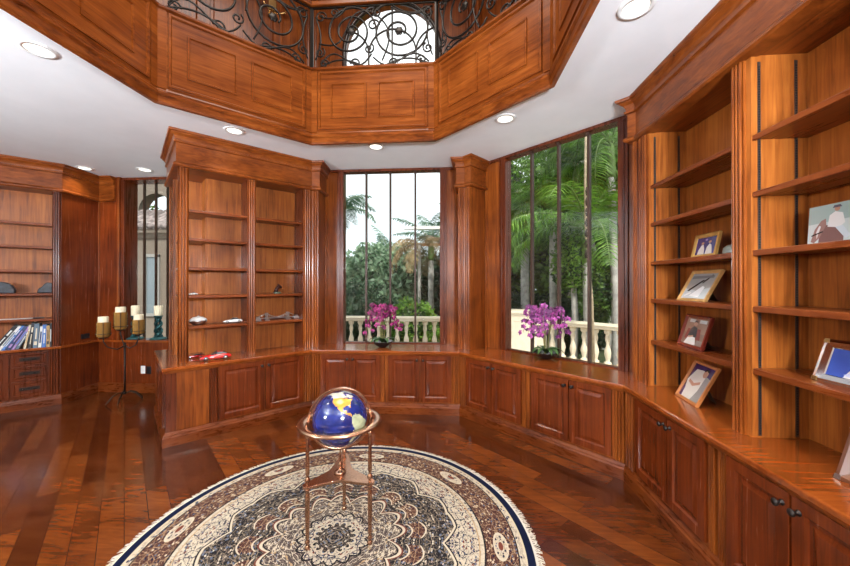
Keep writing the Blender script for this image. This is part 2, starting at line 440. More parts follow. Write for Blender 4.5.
# end unit of the peninsula
fr = F(-45)
t = thing('base_cabinet', 'doorless end cabinet with plain light wood panel, at the corner of the free-standing bookcase', 'cabinet', fr, (-.33, 2.6, 0), 0, 'base cabinets under the worktop')
mb = MB(fr); mb.prism([(-.553, 2.25), (-.102, 2.25), (-.102, 3.43), (-.553, 3.43)], 0, .74); mb.build('carcass', M['dark_v'], t)
mb = MB(fr); mb.box(-.465, -.185, 2.242, 2.252, .14, .735); mb.build('panel', M['wood_v'], t)
mb = MB(fr); mb.prism(reeded(-.18, -.105, 2.245, .01, 3, .008), .135, .739); mb.build('pilaster', M['dark_v'], t)
mb = MB(fr @ Matrix.Translation((-.553, 0, 0)) @ Matrix.Rotation(R_(-90), 4, 'Z'))
for a, b in ((-2.82, -2.33), (-3.36, -2.87)): mb.panel(a, b, .16, .72, 0)
mb.build('side_panel', M['dark_v'], t)

# baseboards (continuous plinth moulding)
def line(*pts): return list(pts)
pth = [wl(-45, -.553, 3.43), wl(-45, -.553, 2.25), octv(2.25, -1), octv(2.25, 0), octv(2.25, 1), wl(90, .95, 2.25)]
mb = MB(); mb.sweep(pth[::-1], BASE); struct('baseboard_right', mb, M['base_m'])
# worktop along three windows, peninsula and right bookcase
mb = MB()
ou = WP+.03
poly = [wl(-45, -.585, 3.46), wl(-45, -.585, 2.219), octv(2.219, -1), octv(2.219, 0), octv(2.219, 1), wl(90, .98, 2.219), wl(90, .98, 2.75),
        octv(ou, 1), octv(ou, 0), (-1.9, 2.025+ou), (-3.02, 2.025+ou)]
mb.prism(poly, .741, CZ)
o = mb.build('worktop', M['top'], None, Matrix.Translation((*wl(0, 0, 2.5), CZ)), bevel=.008)
tag(o, 'long polished cherry worktop running under both big windows and the bookcases', 'worktop')
mb = MB(); mb.sweep([wl(-45, -.560, 3.45), wl(-45, -.560, 2.243), octv(2.243, -1), octv(2.243, 0), octv(2.243, 1), wl(90, .96, 2.243)][::-1],
                    [(-.02, .715), (.004, .715), (.012, .728), (.016, .741), (-.02, .741)])
mb.build('nosing', M['wood_h'], o)

# ------------------------------------------------------------------ upper piers at octagon corners
def pier(label, parent_make, a_, b_, c_, d_, e_):
    pass
def ret_poly(i):                      # plan outline of the pier between wall i and wall i+1
    k1, k2 = 45*i, 45*(i+1)
    return [wl(k1, .945, WP), wl(k1, .915, 2.42), octv(2.42, i), wl(k2, -.915, 2.42), wl(k2, -.945, WP)]
def reeds(mb, k, u0, u1, f, z0, z1, n=2):
    mb2 = MB(F(k)); mb2.prism(reeded(u0, u1, f, .012, n, .008), z0, z1)
    for v in mb2.v: pass
    inv = mb.fr.inverted() @ mb2.fr
    mb.add([inv @ v for v in mb2.v], mb2.f)
# centre pier (between the two big windows)
t = thing('pier', 'fluted wooden pier with crown capital between the two big windows', 'pillar', I4, (*octv(2.55, 0), CZ))
pp = ret_poly(0)
mb = MB(); mb.prism(pp, CZ, 2.84); mb.build('shaft', M['wood_v'], t)
mb = MB(); reeds(mb, 0, .92, .995, 2.418, CZ, 2.83, 3); reeds(mb, 45, -.995, -.92, 2.418, CZ, 2.83, 2); mb.build('fluting', M['wood_v'], t)
mb = MB(); mb.sweep(pp[::-1], crown()); mb.prism(pp, 2.83, CEIL-.002); mb.build('capital', M['wood_h'], t)

# ------------------------------------------------------------------ bookcases
SZ = [1.15, 1.483, 1.785, 2.10, 2.405]
def standard(t, fr, T, z0, z1):
    mb = MB(fr); mb.box(-.0075, .0075, -.0005, .003, z0, z1, T); 
    o = mb.build('shelf_standard', M['track'], t)
    m2 = MB(fr); n = int((z1-z0)/.0127/1)
    z = z0+.01
    while z < z1-.02: m2.box(-.0045, .0045, .003, .0042, z, z+.009, T); z += .0135
    m2.build('slots', M['black_plastic'], o)
def shelves(t, fr, u0, u1, f=2.445, b=2.72, zs=SZ, skip=()):
    for z in zs:
        mb = MB(fr); mb.box(u0+.002, u1-.002, f+.004, b, z-.024, z)
        mb.box(u0+.002, u1-.002, f-.006, f+.010, z-.032, z-.002)
        mb.build('shelf', M['shelf'], t, bevel=.003)
# right bookcase
fr = F(90)
t = thing('bookcase', 'tall wall bookcase at the right with framed photos on its shelves', 'bookcase', fr, (0, 2.55, CZ))
BK = t
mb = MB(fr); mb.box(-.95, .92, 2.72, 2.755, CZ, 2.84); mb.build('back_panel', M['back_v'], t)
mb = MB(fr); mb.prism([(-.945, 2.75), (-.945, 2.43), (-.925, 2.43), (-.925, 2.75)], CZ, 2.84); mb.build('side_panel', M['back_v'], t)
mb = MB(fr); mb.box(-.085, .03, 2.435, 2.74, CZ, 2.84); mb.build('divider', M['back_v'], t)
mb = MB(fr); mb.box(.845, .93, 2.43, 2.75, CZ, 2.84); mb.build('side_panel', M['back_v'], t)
for a, b, n in ((-.083, -.002, 3), (.85, .93, 3)):
    mb = MB(fr); mb.prism(reeded(a, b, 2.42, .02, n, .006), CZ, 2.83); mb.build('post', M['wood_v'], t)
# corner pilaster folded round the octagon corner by the window
Dc = wl(90, -1.07, 2.42); Dw = (Dc[0]-.032, Dc[1]+.032)
mb = MB(); mb.prism([wl(90, -.927, 2.42), Dc, Dw, wl(45, .965, WP), wl(90, -1.0, WP), wl(90, -.927, 2.72)], CZ, 2.84)
mb.build('corner_pilaster', M['wood_v'], t)
mb = MB(); reeds(mb, 90, -1.06, -.935, 2.418, CZ, 2.83, 4)
m45 = Matrix.Translation((*Dc, 0)) @ Matrix.Rotation(R_(-45), 4, 'Z')
mb2 = [m45 @ Vector((x, y, z)) for z in (CZ, 2.83) for x, y in reeded(-.043, -.004, -.002, .01, 2, .003)]
q = MB(); q.prism(reeded(-.043, -.004, -.002, .01, 2, .003), CZ, 2.83); mb.add([m45 @ v for v in q.v], q.f)
mb.build('fluting', M['wood_v'], t)
shelves(t, fr, -.925, -.085); shelves(t, fr, .03, .845)
for u in (-.925, .03):
    for ap in (2.474, 2.66):
        standard(t, fr, Matrix.Translation((u, ap, 0)) @ Matrix.Rotation(R_(-90), 4, 'Z'), CZ+.01, 2.80)
mb = MB(fr); mb.box(-.93, .93, 2.41, 2.75, 2.836, 2.86); mb.build('soffit', M['wood_h'], t)
cp = [wl(90, .95, 2.42), Dc, Dw, wl(45, .965, WP)]
mb = MB(); mb.sweep(cp, crown()); mb.build('cornice', M['mould'], t)

# free-standing bookcase (peninsula)
fr = F(-45)
t = thing('bookcase', 'free-standing double-sided bookcase with model cars on its shelves', 'bookcase', fr, (.3, 2.75, CZ)); BF = t
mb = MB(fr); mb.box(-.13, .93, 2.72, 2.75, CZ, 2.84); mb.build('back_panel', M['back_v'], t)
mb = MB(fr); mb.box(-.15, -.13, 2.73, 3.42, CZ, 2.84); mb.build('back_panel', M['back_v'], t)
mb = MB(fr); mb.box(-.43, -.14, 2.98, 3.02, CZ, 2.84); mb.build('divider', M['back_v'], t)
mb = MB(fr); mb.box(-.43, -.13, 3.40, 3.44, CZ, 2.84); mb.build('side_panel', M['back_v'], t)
mb = MB(fr); mb.box(.228, .318, 2.44, 2.73, CZ, 2.84); mb.build('divider', M['dark_v'], t)
mb = MB(fr); mb.box(.885, .90, 2.44, 2.73, CZ, 2.84); mb.build('side_panel', M['dark_v'], t)
for a, b in ((-.437, -.347), (.23, .316)):
    mb = MB(fr); mb.prism(reeded(a, b, 2.42, .03, 3, .006), CZ, 2.83); mb.build('post', M['wood_v'], t)
for ap0, ap1 in ((2.44, 2.50), (2.97, 3.03), (3.38, 3.44)):
    mb = MB(fr); mb.prism([(-.437, ap0), (-.437, ap1), (-.424, ap1), (-.424, ap0)], CZ, 2.83); mb.build('post', M['wood_v'], t, bevel=.004)
pb = [wl(-45, .893, 2.75), wl(-45, .893, 2.42), octv(2.42, -1), wl(0, -.915, 2.42), wl(0, -.945, WP)]
mb = MB(); mb.prism(pb, CZ, 2.84); mb.build('corner_pilaster', M['wood_v'], t)
mb = MB(); reeds(mb, -45, .90, .995, 2.418, CZ, 2.83, 3); reeds(mb, 0, -.995, -.92, 2.418, CZ, 2.83, 2); mb.build('fluting', M['wood_v'], t)
shelves(t, fr, .318, .885)
for z in SZ:                          # L-shaped corner shelves open on both faces
    mb = MB(fr); mb.prism([(-.405, 2.449), (.228, 2.449), (.228, 2.72), (-.152, 2.72), (-.152, 2.978), (-.405, 2.978)], z-.024, z)
    mb.box(-.345, .226, 2.439, 2.455, z-.032, z-.002); mb.build('shelf', M['shelf'], t, bevel=.003)
    mb = MB(fr); mb.box(-.41, -.152, 3.022, 3.398, z-.028, z); mb.build('shelf', M['shelf'], t)
mb = MB(fr); mb.prism([(-.435, 2.43), (.95, 2.43), (.95, 2.75), (-.13, 2.75), (-.13, 3.44), (-.435, 3.44)], 2.836, 2.86); mb.build('soffit', M['wood_h'], t)
cp = [wl(0, -.945, WP), wl(0, -.915, 2.42), octv(2.42, -1), wl(-45, -.437, 2.42), wl(-45, -.437, 3.45)]
mb = MB(); mb.sweep(cp, crown()); mb.build('cornice', M['mould'], t)
mb = MB(fr); mb.prism([(-.13, 2.75), (1.0, 2.75), (.42, 3.44), (-.13, 3.44)], CZ, CEIL-.005); mb.build('core', M['door_v'], t)

# left bookcase with drawers
t = thing('bookcase', 'bookcase at the far left edge holding a row of books and dark stones', 'bookcase', FL, (-.8, .15, CZ))
BL = t
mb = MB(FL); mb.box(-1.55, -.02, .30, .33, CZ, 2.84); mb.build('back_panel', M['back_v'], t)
mb = MB(FL); mb.box(-.075, 0, .02, .33, CZ, 2.84); mb.build('side_panel', M['dark_v'], t)
mb = MB(FL); mb.box(-1.6, -1.55, .02, .33, CZ, 2.84); mb.build('side_panel', M['dark_v'], t)
mb = MB(FL); mb.prism(reeded(-.08, -.002, .0, .03, 3, .006), CZ, 2.83); mb.build('post', M['dark_v'], t)
mb = MB(FL); mb.prism(reeded(-1.6, -1.52, .0, .03, 3, .006), CZ, 2.83); mb.build('post', M['dark_v'], t)
shelves(t, FL, -1.55, -.075, .025, .30)
mb = MB(FL); mb.box(-1.6, 0, .0, .33, 2.836, 2.86); mb.build('soffit', M['wood_h'], t)
P1 = Vector((-5.25, 4.27)); 
def fl(u, y): v = FL @ Vector((u, y, 0)); return (v.x, v.y)
mb = MB(); mb.sweep([(-4.98, 4.83), (-5.25, 4.83), (-5.205, 4.285), fl(-1.6, 0)], crown(2.83)); mb.build('cornice', M['mould'], t)
t = thing('drawer_cabinet', 'low cabinet with three drawers under the far left bookcase', 'cabinet', FL, (-.8, .2, 0))
mb = MB(FL); mb.box(-1.6, 0, .02, .45, 0, .74); mb.build('carcass', M['dark_v'], t)
mb = MB(FL); mb.prism(reeded(-.10, -.01, .012, .012, 3, .006), .135, .739); mb.build('pilaster', M['dark_v'], t)
for z0, z1 in ((.56, .715), (.375, .54), (.165, .355)):
    for a, b in ((-.43, -.12), (-.98, -.67)):
        mb = MB(FL); mb.panel(a, b, z0, z1, .02, [(0, 0), (0, .016), (.02, .016), (.026, .008), (.03, .008), (.036, .014)])
        d = mb.build('drawer', M['dark_v'], t)
        c = (a+b)/2; zc = (z0+z1)/2
        mb = MB(FL); mb.box(c-.09, c+.09, -.002, .004, zc-.02, zc+.02)
        mb.tube([(c-.06, 0, zc), (c-.055, -.02, zc-.004), (c, -.026, zc-.008), (c+.055, -.02, zc-.004), (c+.06, 0, zc)], .004)
        mb.build('pull', M['bronze'], d)
mb = MB(FL); mb.panel(-.66, -.45, .165, .715, .02); mb.build('door', M['dark_v'], t)
# panelled angled wall between bookcase and left window
mb = MB(); mb.prism([(-5.205, 4.288), (-5.25, 4.86), (-5.36, 4.86), (-5.32, 4.45)], 0, CEIL)
struct('wall_left_angled', mb, M['door_v'])
mb = MB(); mb.sweep([(-5.228, 4.828), (-5.228, 4.81), (-5.24, 4.81)], [(0, CZ), (.006, CZ), (.006, 2.83), (0, 2.83)])
mb = MB(); mb.box(-5.25, -5.237, 4.817, 4.83, CZ, 2.83); mb.box(-4.945, -4.915, 4.815, 4.832, CZ, CEIL-.01)
struct('trim_1', mb, M['wood_v'], bevel=.003)
mb = MB(); mb.sweep([(-3.42, 4.83), (-5.25, 4.83), (-5.205, 4.285), fl(-1.6, 0)], BASE); struct('baseboard_left', mb, M['base_m'])
mb = MB()
mb.prism([(-3.2, 4.80), (-5.22, 4.80), (-5.175, 4.265), fl(-1.62, -.03), fl(-1.62, .30), fl(-.2, .31), (-5.30, 4.60), (-5.30, 4.86), (-4.91, 4.86), (-4.91, 5.02), (-3.2, 5.02)], .741, CZ)
tag(mb.build('worktop', M['top'], None, Matrix.Translation((-5.2, 4.5, CZ)), bevel=.006), 'far worktop at the left, carrying books and the window-sill candles', 'worktop')

# ------------------------------------------------------------------ upper gallery
def ringpath(ap, ox=RO[0], oy=RO[1]): return [octv(ap, i, ox, oy) for i in range(8)]
z1 = 4.00
mb = MB()
mb.sweep(ringpath(RA), [(.032, CEIL+.02), (.13, CEIL+.02), (.13, z1-.01), (.032, z1-.01)], closed=True)
struct('trim_2', mb, M['mould'])
mb = MB()      # lower moulding and top cap of the gallery front (ring is travelled clockwise, room is on the right => negative d is outward)
# clockwise travel: left normal points away from the centre
mb.sweep(ringpath(RA), [(.02, CEIL-.045), (-.012, CEIL-.045), (-.02, CEIL-.03), (-.02, CEIL+.015), (-.035, CEIL+.03), (-.035, CEIL+.05), (-.012, CEIL+.075), (-.002, CEIL+.10), (.02, CEIL+.10)], closed=True)
struct('trim_3', mb, M['mould'])
mb = MB(); mb.sweep(ringpath(RA), [(.14, z1-.03), (-.012, z1-.03), (-.03, z1-.02), (-.03, z1), (-.012, z1+.012), (.14, z1+.012)], closed=True)
struct('trim_4', mb, M['mould'])
HB = RA*T22
for i in range(8):
    k = 45*i-90; fr = F(k, *RO)
    mb = MB(fr); f = RA-.0; z0 = CEIL+.115; zt = z1-.045; hb = HB+.002
    mb.prism([(-hb, f-.004), (hb, f-.004), (hb+.016, f+.034), (-hb-.016, f+.034)], CEIL+.09, z1-.03)
    mb.box(-hb, -hb+.07, f-.016, f, CEIL+.09, z1-.03); mb.box(hb-.07, hb, f-.016, f, CEIL+.09, z1-.03)
    mb.panel(-hb+.085, hb-.085, z0, zt, f-.002, [(0, 0), (0, .018), (.016, .018), (.026, .004)])
    for s in (-1, 1):
        c = s*.265
        mb.panel(c-.20, c+.20, z0+.12, zt-.13, f-.006, [(0, 0), (0, .012), (.014, .012), (.020, .001), (.03, .001)])
    struct('trim_%d' % (5+i), mb, M['wood_h'])
# ironwork
def spiral(c, r0, r1, a0, turns, n=40, ky=1):
    return [(c[0]+(r0+(r1-r0)*t)*math.cos(a0+turns*2*PI*t), 0, c[1]+ky*(r0+(r1-r0)*t)*math.sin(a0+turns*2*PI*t)) for t in [j/n for j in range(n+1)]]
def cscroll(c, w, h, flip=1, n=26, r=.0):
    pts = []
    s1 = spiral((c[0]-w/2, c[1]), .012, .05, 1.0, 1.1, 14); s2 = spiral((c[0]+w/2, c[1]), .05, .012, PI-1.0-2.2*PI*0, -1.1, 14)
    return s1, s2
def s_curve(p, q, bend, n=14):
    p = Vector((p[0], 0, p[1])); q = Vector((q[0], 0, q[1])); d = q-p; nrm = Vector((-d.z, 0, d.x))*bend
    return [p+d*t+nrm*math.sin(2*PI*t) for t in [j/n for j in range(n+1)]]
def arc_c(p, q, bend, n=12):
    p = Vector((p[0], 0, p[1])); q = Vector((q[0], 0, q[1])); d = q-p; nrm = Vector((-d.z, 0, d.x))*bend
    return [p+d*t+nrm*math.sin(PI*t) for t in [j/n for j in range(n+1)]]
def iron_panel(i, lab):
    k = 45*i; fr = F(k, *RO) @ Matrix.Translation((0, RA+.05, z1+.012)); hb = (RA+.05)*T22
    t = thing('gallery_railing', lab, 'railing', fr, (0, 0, 0), 0, 'wrought iron railings round the gallery')
    sgn = -1 if i > 0 else 1
    def P(pts): return [(sgn*a, b, c) for a, b, c in pts]
    curves = [
        spiral((-.26, .42), .30, .05, -.3, 2.4, 70), spiral((.29, .40), .37, .06, 2.6, -2.5, 70, .95),
        s_curve((-.60, .06), (-.02, .16), .16), s_curve((.0, .12), (.62, .05), -.12), arc_c((-.05, .66), (.1, .08), .25),
        spiral((.0, .48), .07, .015, 0, 1.3, 18), spiral((.04, .62), .055, .012, 2, 1.3, 18), spiral((-.05, .22), .06, .012, 1, -1.3, 18),
        spiral((-.60, .60), .065, .015, 0, 1.4, 18), spiral((.60, .60), .065, .015, PI, -1.4, 18),
        spiral((-.61, .20), .06, .013, 1, -1.4, 18), spiral((.61, .20), .06, .013, 2, 1.4, 18),
        spiral((-.20, .06), .06, .012, PI, -1.2, 18), spiral((.22, .05), .055, .012, 0, 1.2, 18),
        spiral((-.56, .07), .055, .012, 0, 1.3, 18), spiral((.54, .07), .055, .012, PI, -1.3, 18),
        s_curve((-.62, .30), (.02, .62), -.14), arc_c((-.64, .02), (-.10, .02), .16), arc_c((.12, .02), (.64, .02), .14), spiral((-.44, .64), .05, .012, 0, 1.3, 18), arc_c((.66, .66), (.20, .70), .18),
        arc_c((-.66, .12), (-.66, .60), -.12), arc_c((.66, .12), (.66, .60), .12), arc_c((-.60, .60), (-.30, .70), -.2), arc_c((.2, .67), (.6, .62), -.15)]
    for c in curves:
        mb = MB(fr); mb.tube(P(c), .0115 if len(c) > 30 else .009, 6); mb.build('scroll', M['iron'], t)
    for c in ((-.26, .42), (.29, .40)):
        mb = MB(fr); mb.ball((sgn*c[0], 0, c[1]), .042, 12, None, (1, .35, 1))
        for a in range(6): mb.ball((sgn*c[0]+.03*math.cos(a*PI/3), 0, c[1]+.03*math.sin(a*PI/3)), .02, 6, None, (1, .6, 1))
        mb.build('rosette', M['iron'], t)
    mb = MB(fr); mb.box(-hb, hb, -.006, .006, .002, .014); mb.box(-hb, hb, -.010, .010, .695, .71); mb.build('rail_bar', M['iron'], t)
    for u in (-hb+.012, hb-.012):
        mb = MB(fr); mb.box(u-.009, u+.009, -.009, .009, 0, .70); mb.build('upright', M['iron'], t)
    mb = MB(fr); mb.prism([(-hb, -.035), (hb, -.035), (hb+.03, .035), (-hb-.03, .035)], .712, .765); mb.build('handrail', M['wood_h'], t, bevel=.01)
for i, lab in ((-2, 'wrought iron gallery railing at the upper left corner of the picture'), (-1, 'scrolled iron gallery railing left of the arched window, facing left of centre'),
               (0, 'wrought iron scroll railing directly in front of the arched gallery window'), (1, 'scrolled iron gallery railing right of the arched window'),
               (2, 'wrought iron gallery railing section seen at a steep angle at the upper right')):
    iron_panel(i, lab)
# upper walls
UZ0, UZ1 = CEIL+.16, 6.3
def arch_wall(k, hw, name):
    fr = F(k); H = WP*T22+.03; zs, zb = 4.86, 3.6; n = 20
    mb = MB(fr)
    mb.box(-H, -hw, WP, WP+.12, UZ0, UZ1); mb.box(hw, H, WP, WP+.12, UZ0, UZ1); mb.box(-hw, hw, WP, WP+.12, UZ0, zb)
    arc = [(hw*math.cos(PI*j/n), zs+hw*math.sin(PI*j/n)) for j in range(n+1)]
    for a, b in zip(arc, arc[1:]):
        vs = []
        for y in (WP, WP+.12): vs += [(a[0], y, a[1]), (b[0], y, b[1]), (b[0], y, UZ1), (a[0], y, UZ1)]
        mb.add(vs, [(0, 1, 2, 3), (7, 6, 5, 4), (0, 4, 5, 1), (2, 6, 7, 3)])
    struct(name, mb, M['wood_v'])
    mb = MB(fr)
    op = [(hw, WP-.02, zb), (hw, WP-.02, zs)]+[(x, WP-.02, z) for x, z in arc]+[(-hw, WP-.02, zb)]
    mb.tube(op, .03, 6)
    return fr, mb, zs, zb, hw
fr, mb, zs, zb, hw = arch_wall(0, .672, 'wall_upper_back')
w = struct('window_4', mb, M['frame_dark'])
m2 = MB(fr)
for u in (-.336, 0, .336): m2.box(u-.011, u+.011, WP+.02, WP+.05, zb, zs+(.64 if u == 0 else 0))
def half(c, r, a0, a1): return [(c+r*math.cos(a0+(a1-a0)*j/16), WP+.035, zs+r*math.sin(a0+(a1-a0)*j/16)) for j in range(17)]
m2.tube(half(0, .336, 0, PI), .013); m2.tube(half(.672, .336, PI/2+.3, PI), .013); m2.tube(half(-.672, .336, 0, PI/2-.3), .013)
m2.build('muntin', M['frame_dark'], w)
def arch_glass(w, fr, hw):
    m3 = MB(fr); pts = [(hw, zb), (hw, zs)]+[(hw*math.cos(PI*j/16), zs+hw*math.sin(PI*j/16)) for j in range(1, 16)]+[(-hw, zs), (-hw, zb)]
    m3.add([(x, WP+.06, z) for x, z in pts], [tuple(range(len(pts)))]); m3.build('pane', M['glass'], w)
arch_glass(w, fr, .672)
fr, mb, zs, zb, hw = arch_wall(45, .50, 'wall_upper_back_right'); w = struct('window_5', mb, M['frame_dark']); arch_glass(w, fr, .50)
mb = MB(F(-45)); mb.box(-1.17, 1.17, WP, WP+.12, UZ0, UZ1)
for u in (-.95, -.1, .7): mb.panel(u, u+.28 if u > .5 else u+.75, 3.6, 5.9, WP, [(0, 0), (0, .02), (.03, .02), (.045, .006)])
struct('wall_upper_back_left', mb, M['wood_v'])
for k, nm in ((90, 'wall_upper_right'), (135, 'wall_upper_front_right'), (180, 'wall_upper_front'), (-135, 'wall_upper_front_left'), (-90, 'wall_upper_left')):
    mb = MB(F(k)); mb.box(-1.17, 1.17, WP, WP+.12, UZ0, UZ1); struct(nm, mb, M['wood_v'])
mb = MB(); mb.prism([octv(2.9, i) for i in range(8)], UZ1, UZ1+.1); struct('ceiling_upper', mb, M['plaster'])
for i in range(8):                   # pilasters at the upper corners
    p = octv(WP-.0, i)
    mb = MB(Matrix.Translation((*p, 0)) @ Matrix.Rotation(-R_(45*i+22.5), 4, 'Z')); mb.prism(reeded(-.11, .11, -.08, .12, 4, .01), UZ0, UZ1)
    struct('trim_%d' % (13+i), mb, M['wood_v'])
# brass wall sconce glimpsed behind the ironwork
frs = F(-45) @ Matrix.Translation((.60, WP-.02, 5.22))
t = thing('wall_sconce', 'brass wall sconce on the gallery wall, just showing at the top left of centre', 'light', frs)
mb = MB(frs); mb.box(-.05, .05, -.02, .0, -.12, .12); mb.build('backplate', M['brass'], t, bevel=.005)
for s in (-1, 1):
    mb = MB(frs); mb.tube([(0, -.02, -.03), (s*.06, -.08, -.08), (s*.13, -.10, -.05), (s*.14, -.10, .02)], .009); mb.lathe([(.01, 0), (.045, .01), (.05, .03), (.03, .035)], 12, Matrix.Translation((s*.14, -.10, .02))); mb.build('arm', M['brass'], t)

# ------------------------------------------------------------------ recessed ceiling lights
LX = [(-2.80, 2.16), (-2.24, 3.45), (-.86, 3.97), (.53, 3.39), (1.07, 2.08), (-5.02, 4.42), (-4.25, 4.54)]
LL = ['recessed ceiling light nearest the upper left corner', 'recessed ceiling light above the free-standing bookcase', 'recessed ceiling light in front of the centre window head',
      'recessed ceiling light in front of the garden window head', 'recessed ceiling light at the upper right, cut by the frame edge', 'recessed ceiling light at the far left, left one of the far pair', 'recessed ceiling light at the far left, right one of the far pair']
p0 = None
for (x, y), lab in zip(LX, LL):
    if p0 is None:
        p0 = thing('recessed_light', lab, 'ceiling light', I4, (x, y, CEIL), 0, 'recessed ceiling lights')
        mb = MB(wm(p0)); mb.lathe([(.068, -.001), (.070, -.008), (.098, -.006), (.100, .0)], 28, cap=False); mb.build('trim_ring', M['white_trim'], p0)
        mb = MB(wm(p0)); mb.lathe([(.0, -.003), (.069, -.002)], 24, cap=False); mb.build('lens', M['lens'], p0)
        q = p0
    else:
        q = copy_tree(p0); q.matrix_basis = Matrix.Translation((x, y, CEIL)); q['label'] = lab
CANS_AND_FILL = LX+[(.9, .3), (-2.9, .6), (-1.0, -1.2), (-5.0, 1.5), (-5.0, -.8), (.9, -1.5)]  # the last six are unseen fill spots, added without a fixture
for x, y in CANS_AND_FILL:
    L = bpy.data.lights.new('can_or_fill_spot', 'SPOT'); L.energy = (38 if y > 4 else 80) if x < -4 else 56; L.color = (1, .93, .83); L.spot_size = R_(125); L.spot_blend = .9; L.shadow_soft_size = .09
    o = bpy.data.objects.new('can_or_fill_spot', L); COL.objects.link(o); o.location = (x, y, CEIL-.02)
# ------------------------------------------------------------------ rug
RX, RY, RR = -.725, 2.14, 1.228
def rug_mat():
    m, nt, b = newmat('round_persian_rug_pile', .95, spec=.1)
    t = nt.nodes.new('ShaderNodeTexCoord'); sp = nt.nodes.new('ShaderNodeSeparateXYZ'); nt.links.new(t.outputs['Object'], sp.inputs[0])
    x = X(nt, sp.outputs[0]); y = X(nt, sp.outputs[1])
    r = (x*x+y*y).f('SQRT')/RR; th = y.f('ARCTAN2', x)
    def fold(n): return ((th*(n/2)).f('SINE')).f('ABSOLUTE')      # mirrored n-fold petal function
    def poly(a, bb):
        c = nt.nodes.new('ShaderNodeCombineXYZ')
        for i, s in enumerate((a, bb)): nt.links.new(s.v, c.inputs[i])
        return c.outputs[0]
    def vor(co, s, feat='F1'):
        n = nt.nodes.new('ShaderNodeTexVoronoi'); n.feature = feat; n.inputs['Scale'].default_value = s; nt.links.new(co, n.inputs['Vector']); return n
    th8 = (th*4/PI).f('PINGPONG', 1.0)            # 0..1 mirrored, eight repeats
    co = poly(r*10, th8*r*4.6)                    # mirrored polar coordinates
    v1 = vor(co, 3.4); e1 = X(nt, vor(co, 3.4, 'DISTANCE_TO_EDGE').outputs[0]); d1 = X(nt, v1.outputs[0])
    v2 = vor(co, 8.5); d2 = X(nt, v2.outputs[0]); n1 = X(nt, noise(nt, co, 5.5, 3, .6)); n2 = X(nt, noise(nt, co, 14, 2, .6))
    sc = nt.nodes.new('ShaderNodeSeparateColor'); nt.links.new(v2.outputs[1], sc.inputs[0]); rnd = X(nt, sc.outputs[0]); rnd2 = X(nt, sc.outputs[1])
    cream = (.50, .42, .31); tan = (.36, .24, .13); navy = (.008, .012, .035); rust = (.15, .040, .025); brown = (.085, .035, .022); black = (.014, .012, .014); taupe = (.30, .25, .19); slate = (.10, .12, .17)
    def motif(ground, spots, alt, line):
        c = mixc(nt, (n1-.50).f('ABSOLUTE').lt(.011), ground, line)
        c = mixc(nt, (rnd.gt(.60))*(d2.lt(.40)), c, spots)
        c = mixc(nt, (rnd.gt(.80))*(d2.lt(.46)), c, alt)
        c = mixc(nt, (rnd2.gt(.82))*(d2.lt(.34)), c, slate)
        c = mixc(nt, (e1.lt(.045))*(n2.gt(.45)), c, line)
        c = mixc(nt, d1.lt(.13), c, spots)
        c = mixc(nt, d1.lt(.08), c, rust)
        return c
    A = motif(black, (.50, .43, .33), slate, (.22, .17, .12))             # dark field
    B = motif(cream, taupe, rust, navy)            # cream spandrels
    C = motif((.060, .022, .018), (.50, .40, .28), navy, (.30, .19, .11))            # border
    D = motif((.07, .05, .045), cream, tan, cream)            # medallion
    G = motif(cream, tan, navy, taupe)
    p8 = fold(16); p4 = fold(8)
    jag = ((th*16/PI).f('PINGPONG', 1.0))
    # radii modulated into lobes
    med = r-(p8*.055+p4*.035)
    med2 = r-(fold(16)*.03)
    fld = r-(jag*.030+(1-0)*0)-p4*.05 if False else r-(jag*.030)-(p4*.06)
    def line(c, q, rad, w, col): return mixc(nt, (q-rad).f('ABSOLUTE').lt(w), c, col)
    c = mixc(nt, fld.gt(.555), A, B)
    c = line(c, fld, .555, .006, cream); c = line(c, fld, .565, .004, black)
    c = mixc(nt, med.lt(.275), c, D); c = line(c, med, .275, .007, cream); c = line(c, med, .287, .004, rust); c = line(c, med, .262, .004, black)
    lob = r-p8*.05
    c = mixc(nt, ((lob-.385).f('ABSOLUTE')).lt(.035)*(p8.gt(.45)), c, C); c = mixc(nt, ((lob-.385).f('ABSOLUTE')-.036).f('ABSOLUTE').lt(.004)*(p8.gt(.45)), c, cream)
    c = mixc(nt, med2.lt(.155), c, B); c = line(c, med2, .155, .006, black); c = mixc(nt, med2.lt(.085), c, A); c = line(c, med2, .085, .006, cream)
    c = mixc(nt, r.gt(.735), c, G); c = mixc(nt, r.gt(.760), c, C)
    # oval flowers along the border
    q = ((th*8/PI).f('PINGPONG', 1.0)); oval = ((q*.16)*(q*.16)+(r-.84)*(r-.84)*1.6).f('SQRT')
    c = mixc(nt, oval.lt(.046), c, cream); c = mixc(nt, oval.lt(.039), c, G); c = mixc(nt, oval.lt(.014), c, rust)
    c = line(c, r, .762, .004, black); c = line(c, r, .735, .003, tan)
    c = mixc(nt, r.gt(.915), c, G); c = line(c, r, .918, .003, black)
    c = mixc(nt, r.gt(.945), c, (.50, .41, .28)); c = mixc(nt, r.gt(.955), c, (.005, .008, .026))
    c = mixc(nt, r.gt(.992), c, (.62, .57, .47))
    nt.links.new(c, b.inputs['Base Color'])
    bump(nt, b, noise(nt, t.outputs['Object'], 400, 2), .3, .003)
    return m
mb = MB(Matrix.Translation((RX, RY, 0)))
n = 160
mb.lathe([(0, .001), (RR, .001), (RR+.004, .005), (RR, .010), (RR*.5, .011), (0, .011)], n, cap=False, smooth=False)
rug = mb.build('rug', rug_mat()); tag(rug, 'round Persian rug with navy edge and cream fringe under the globe', 'rug')
mb = MB(Matrix.Translation((RX, RY, 0)))
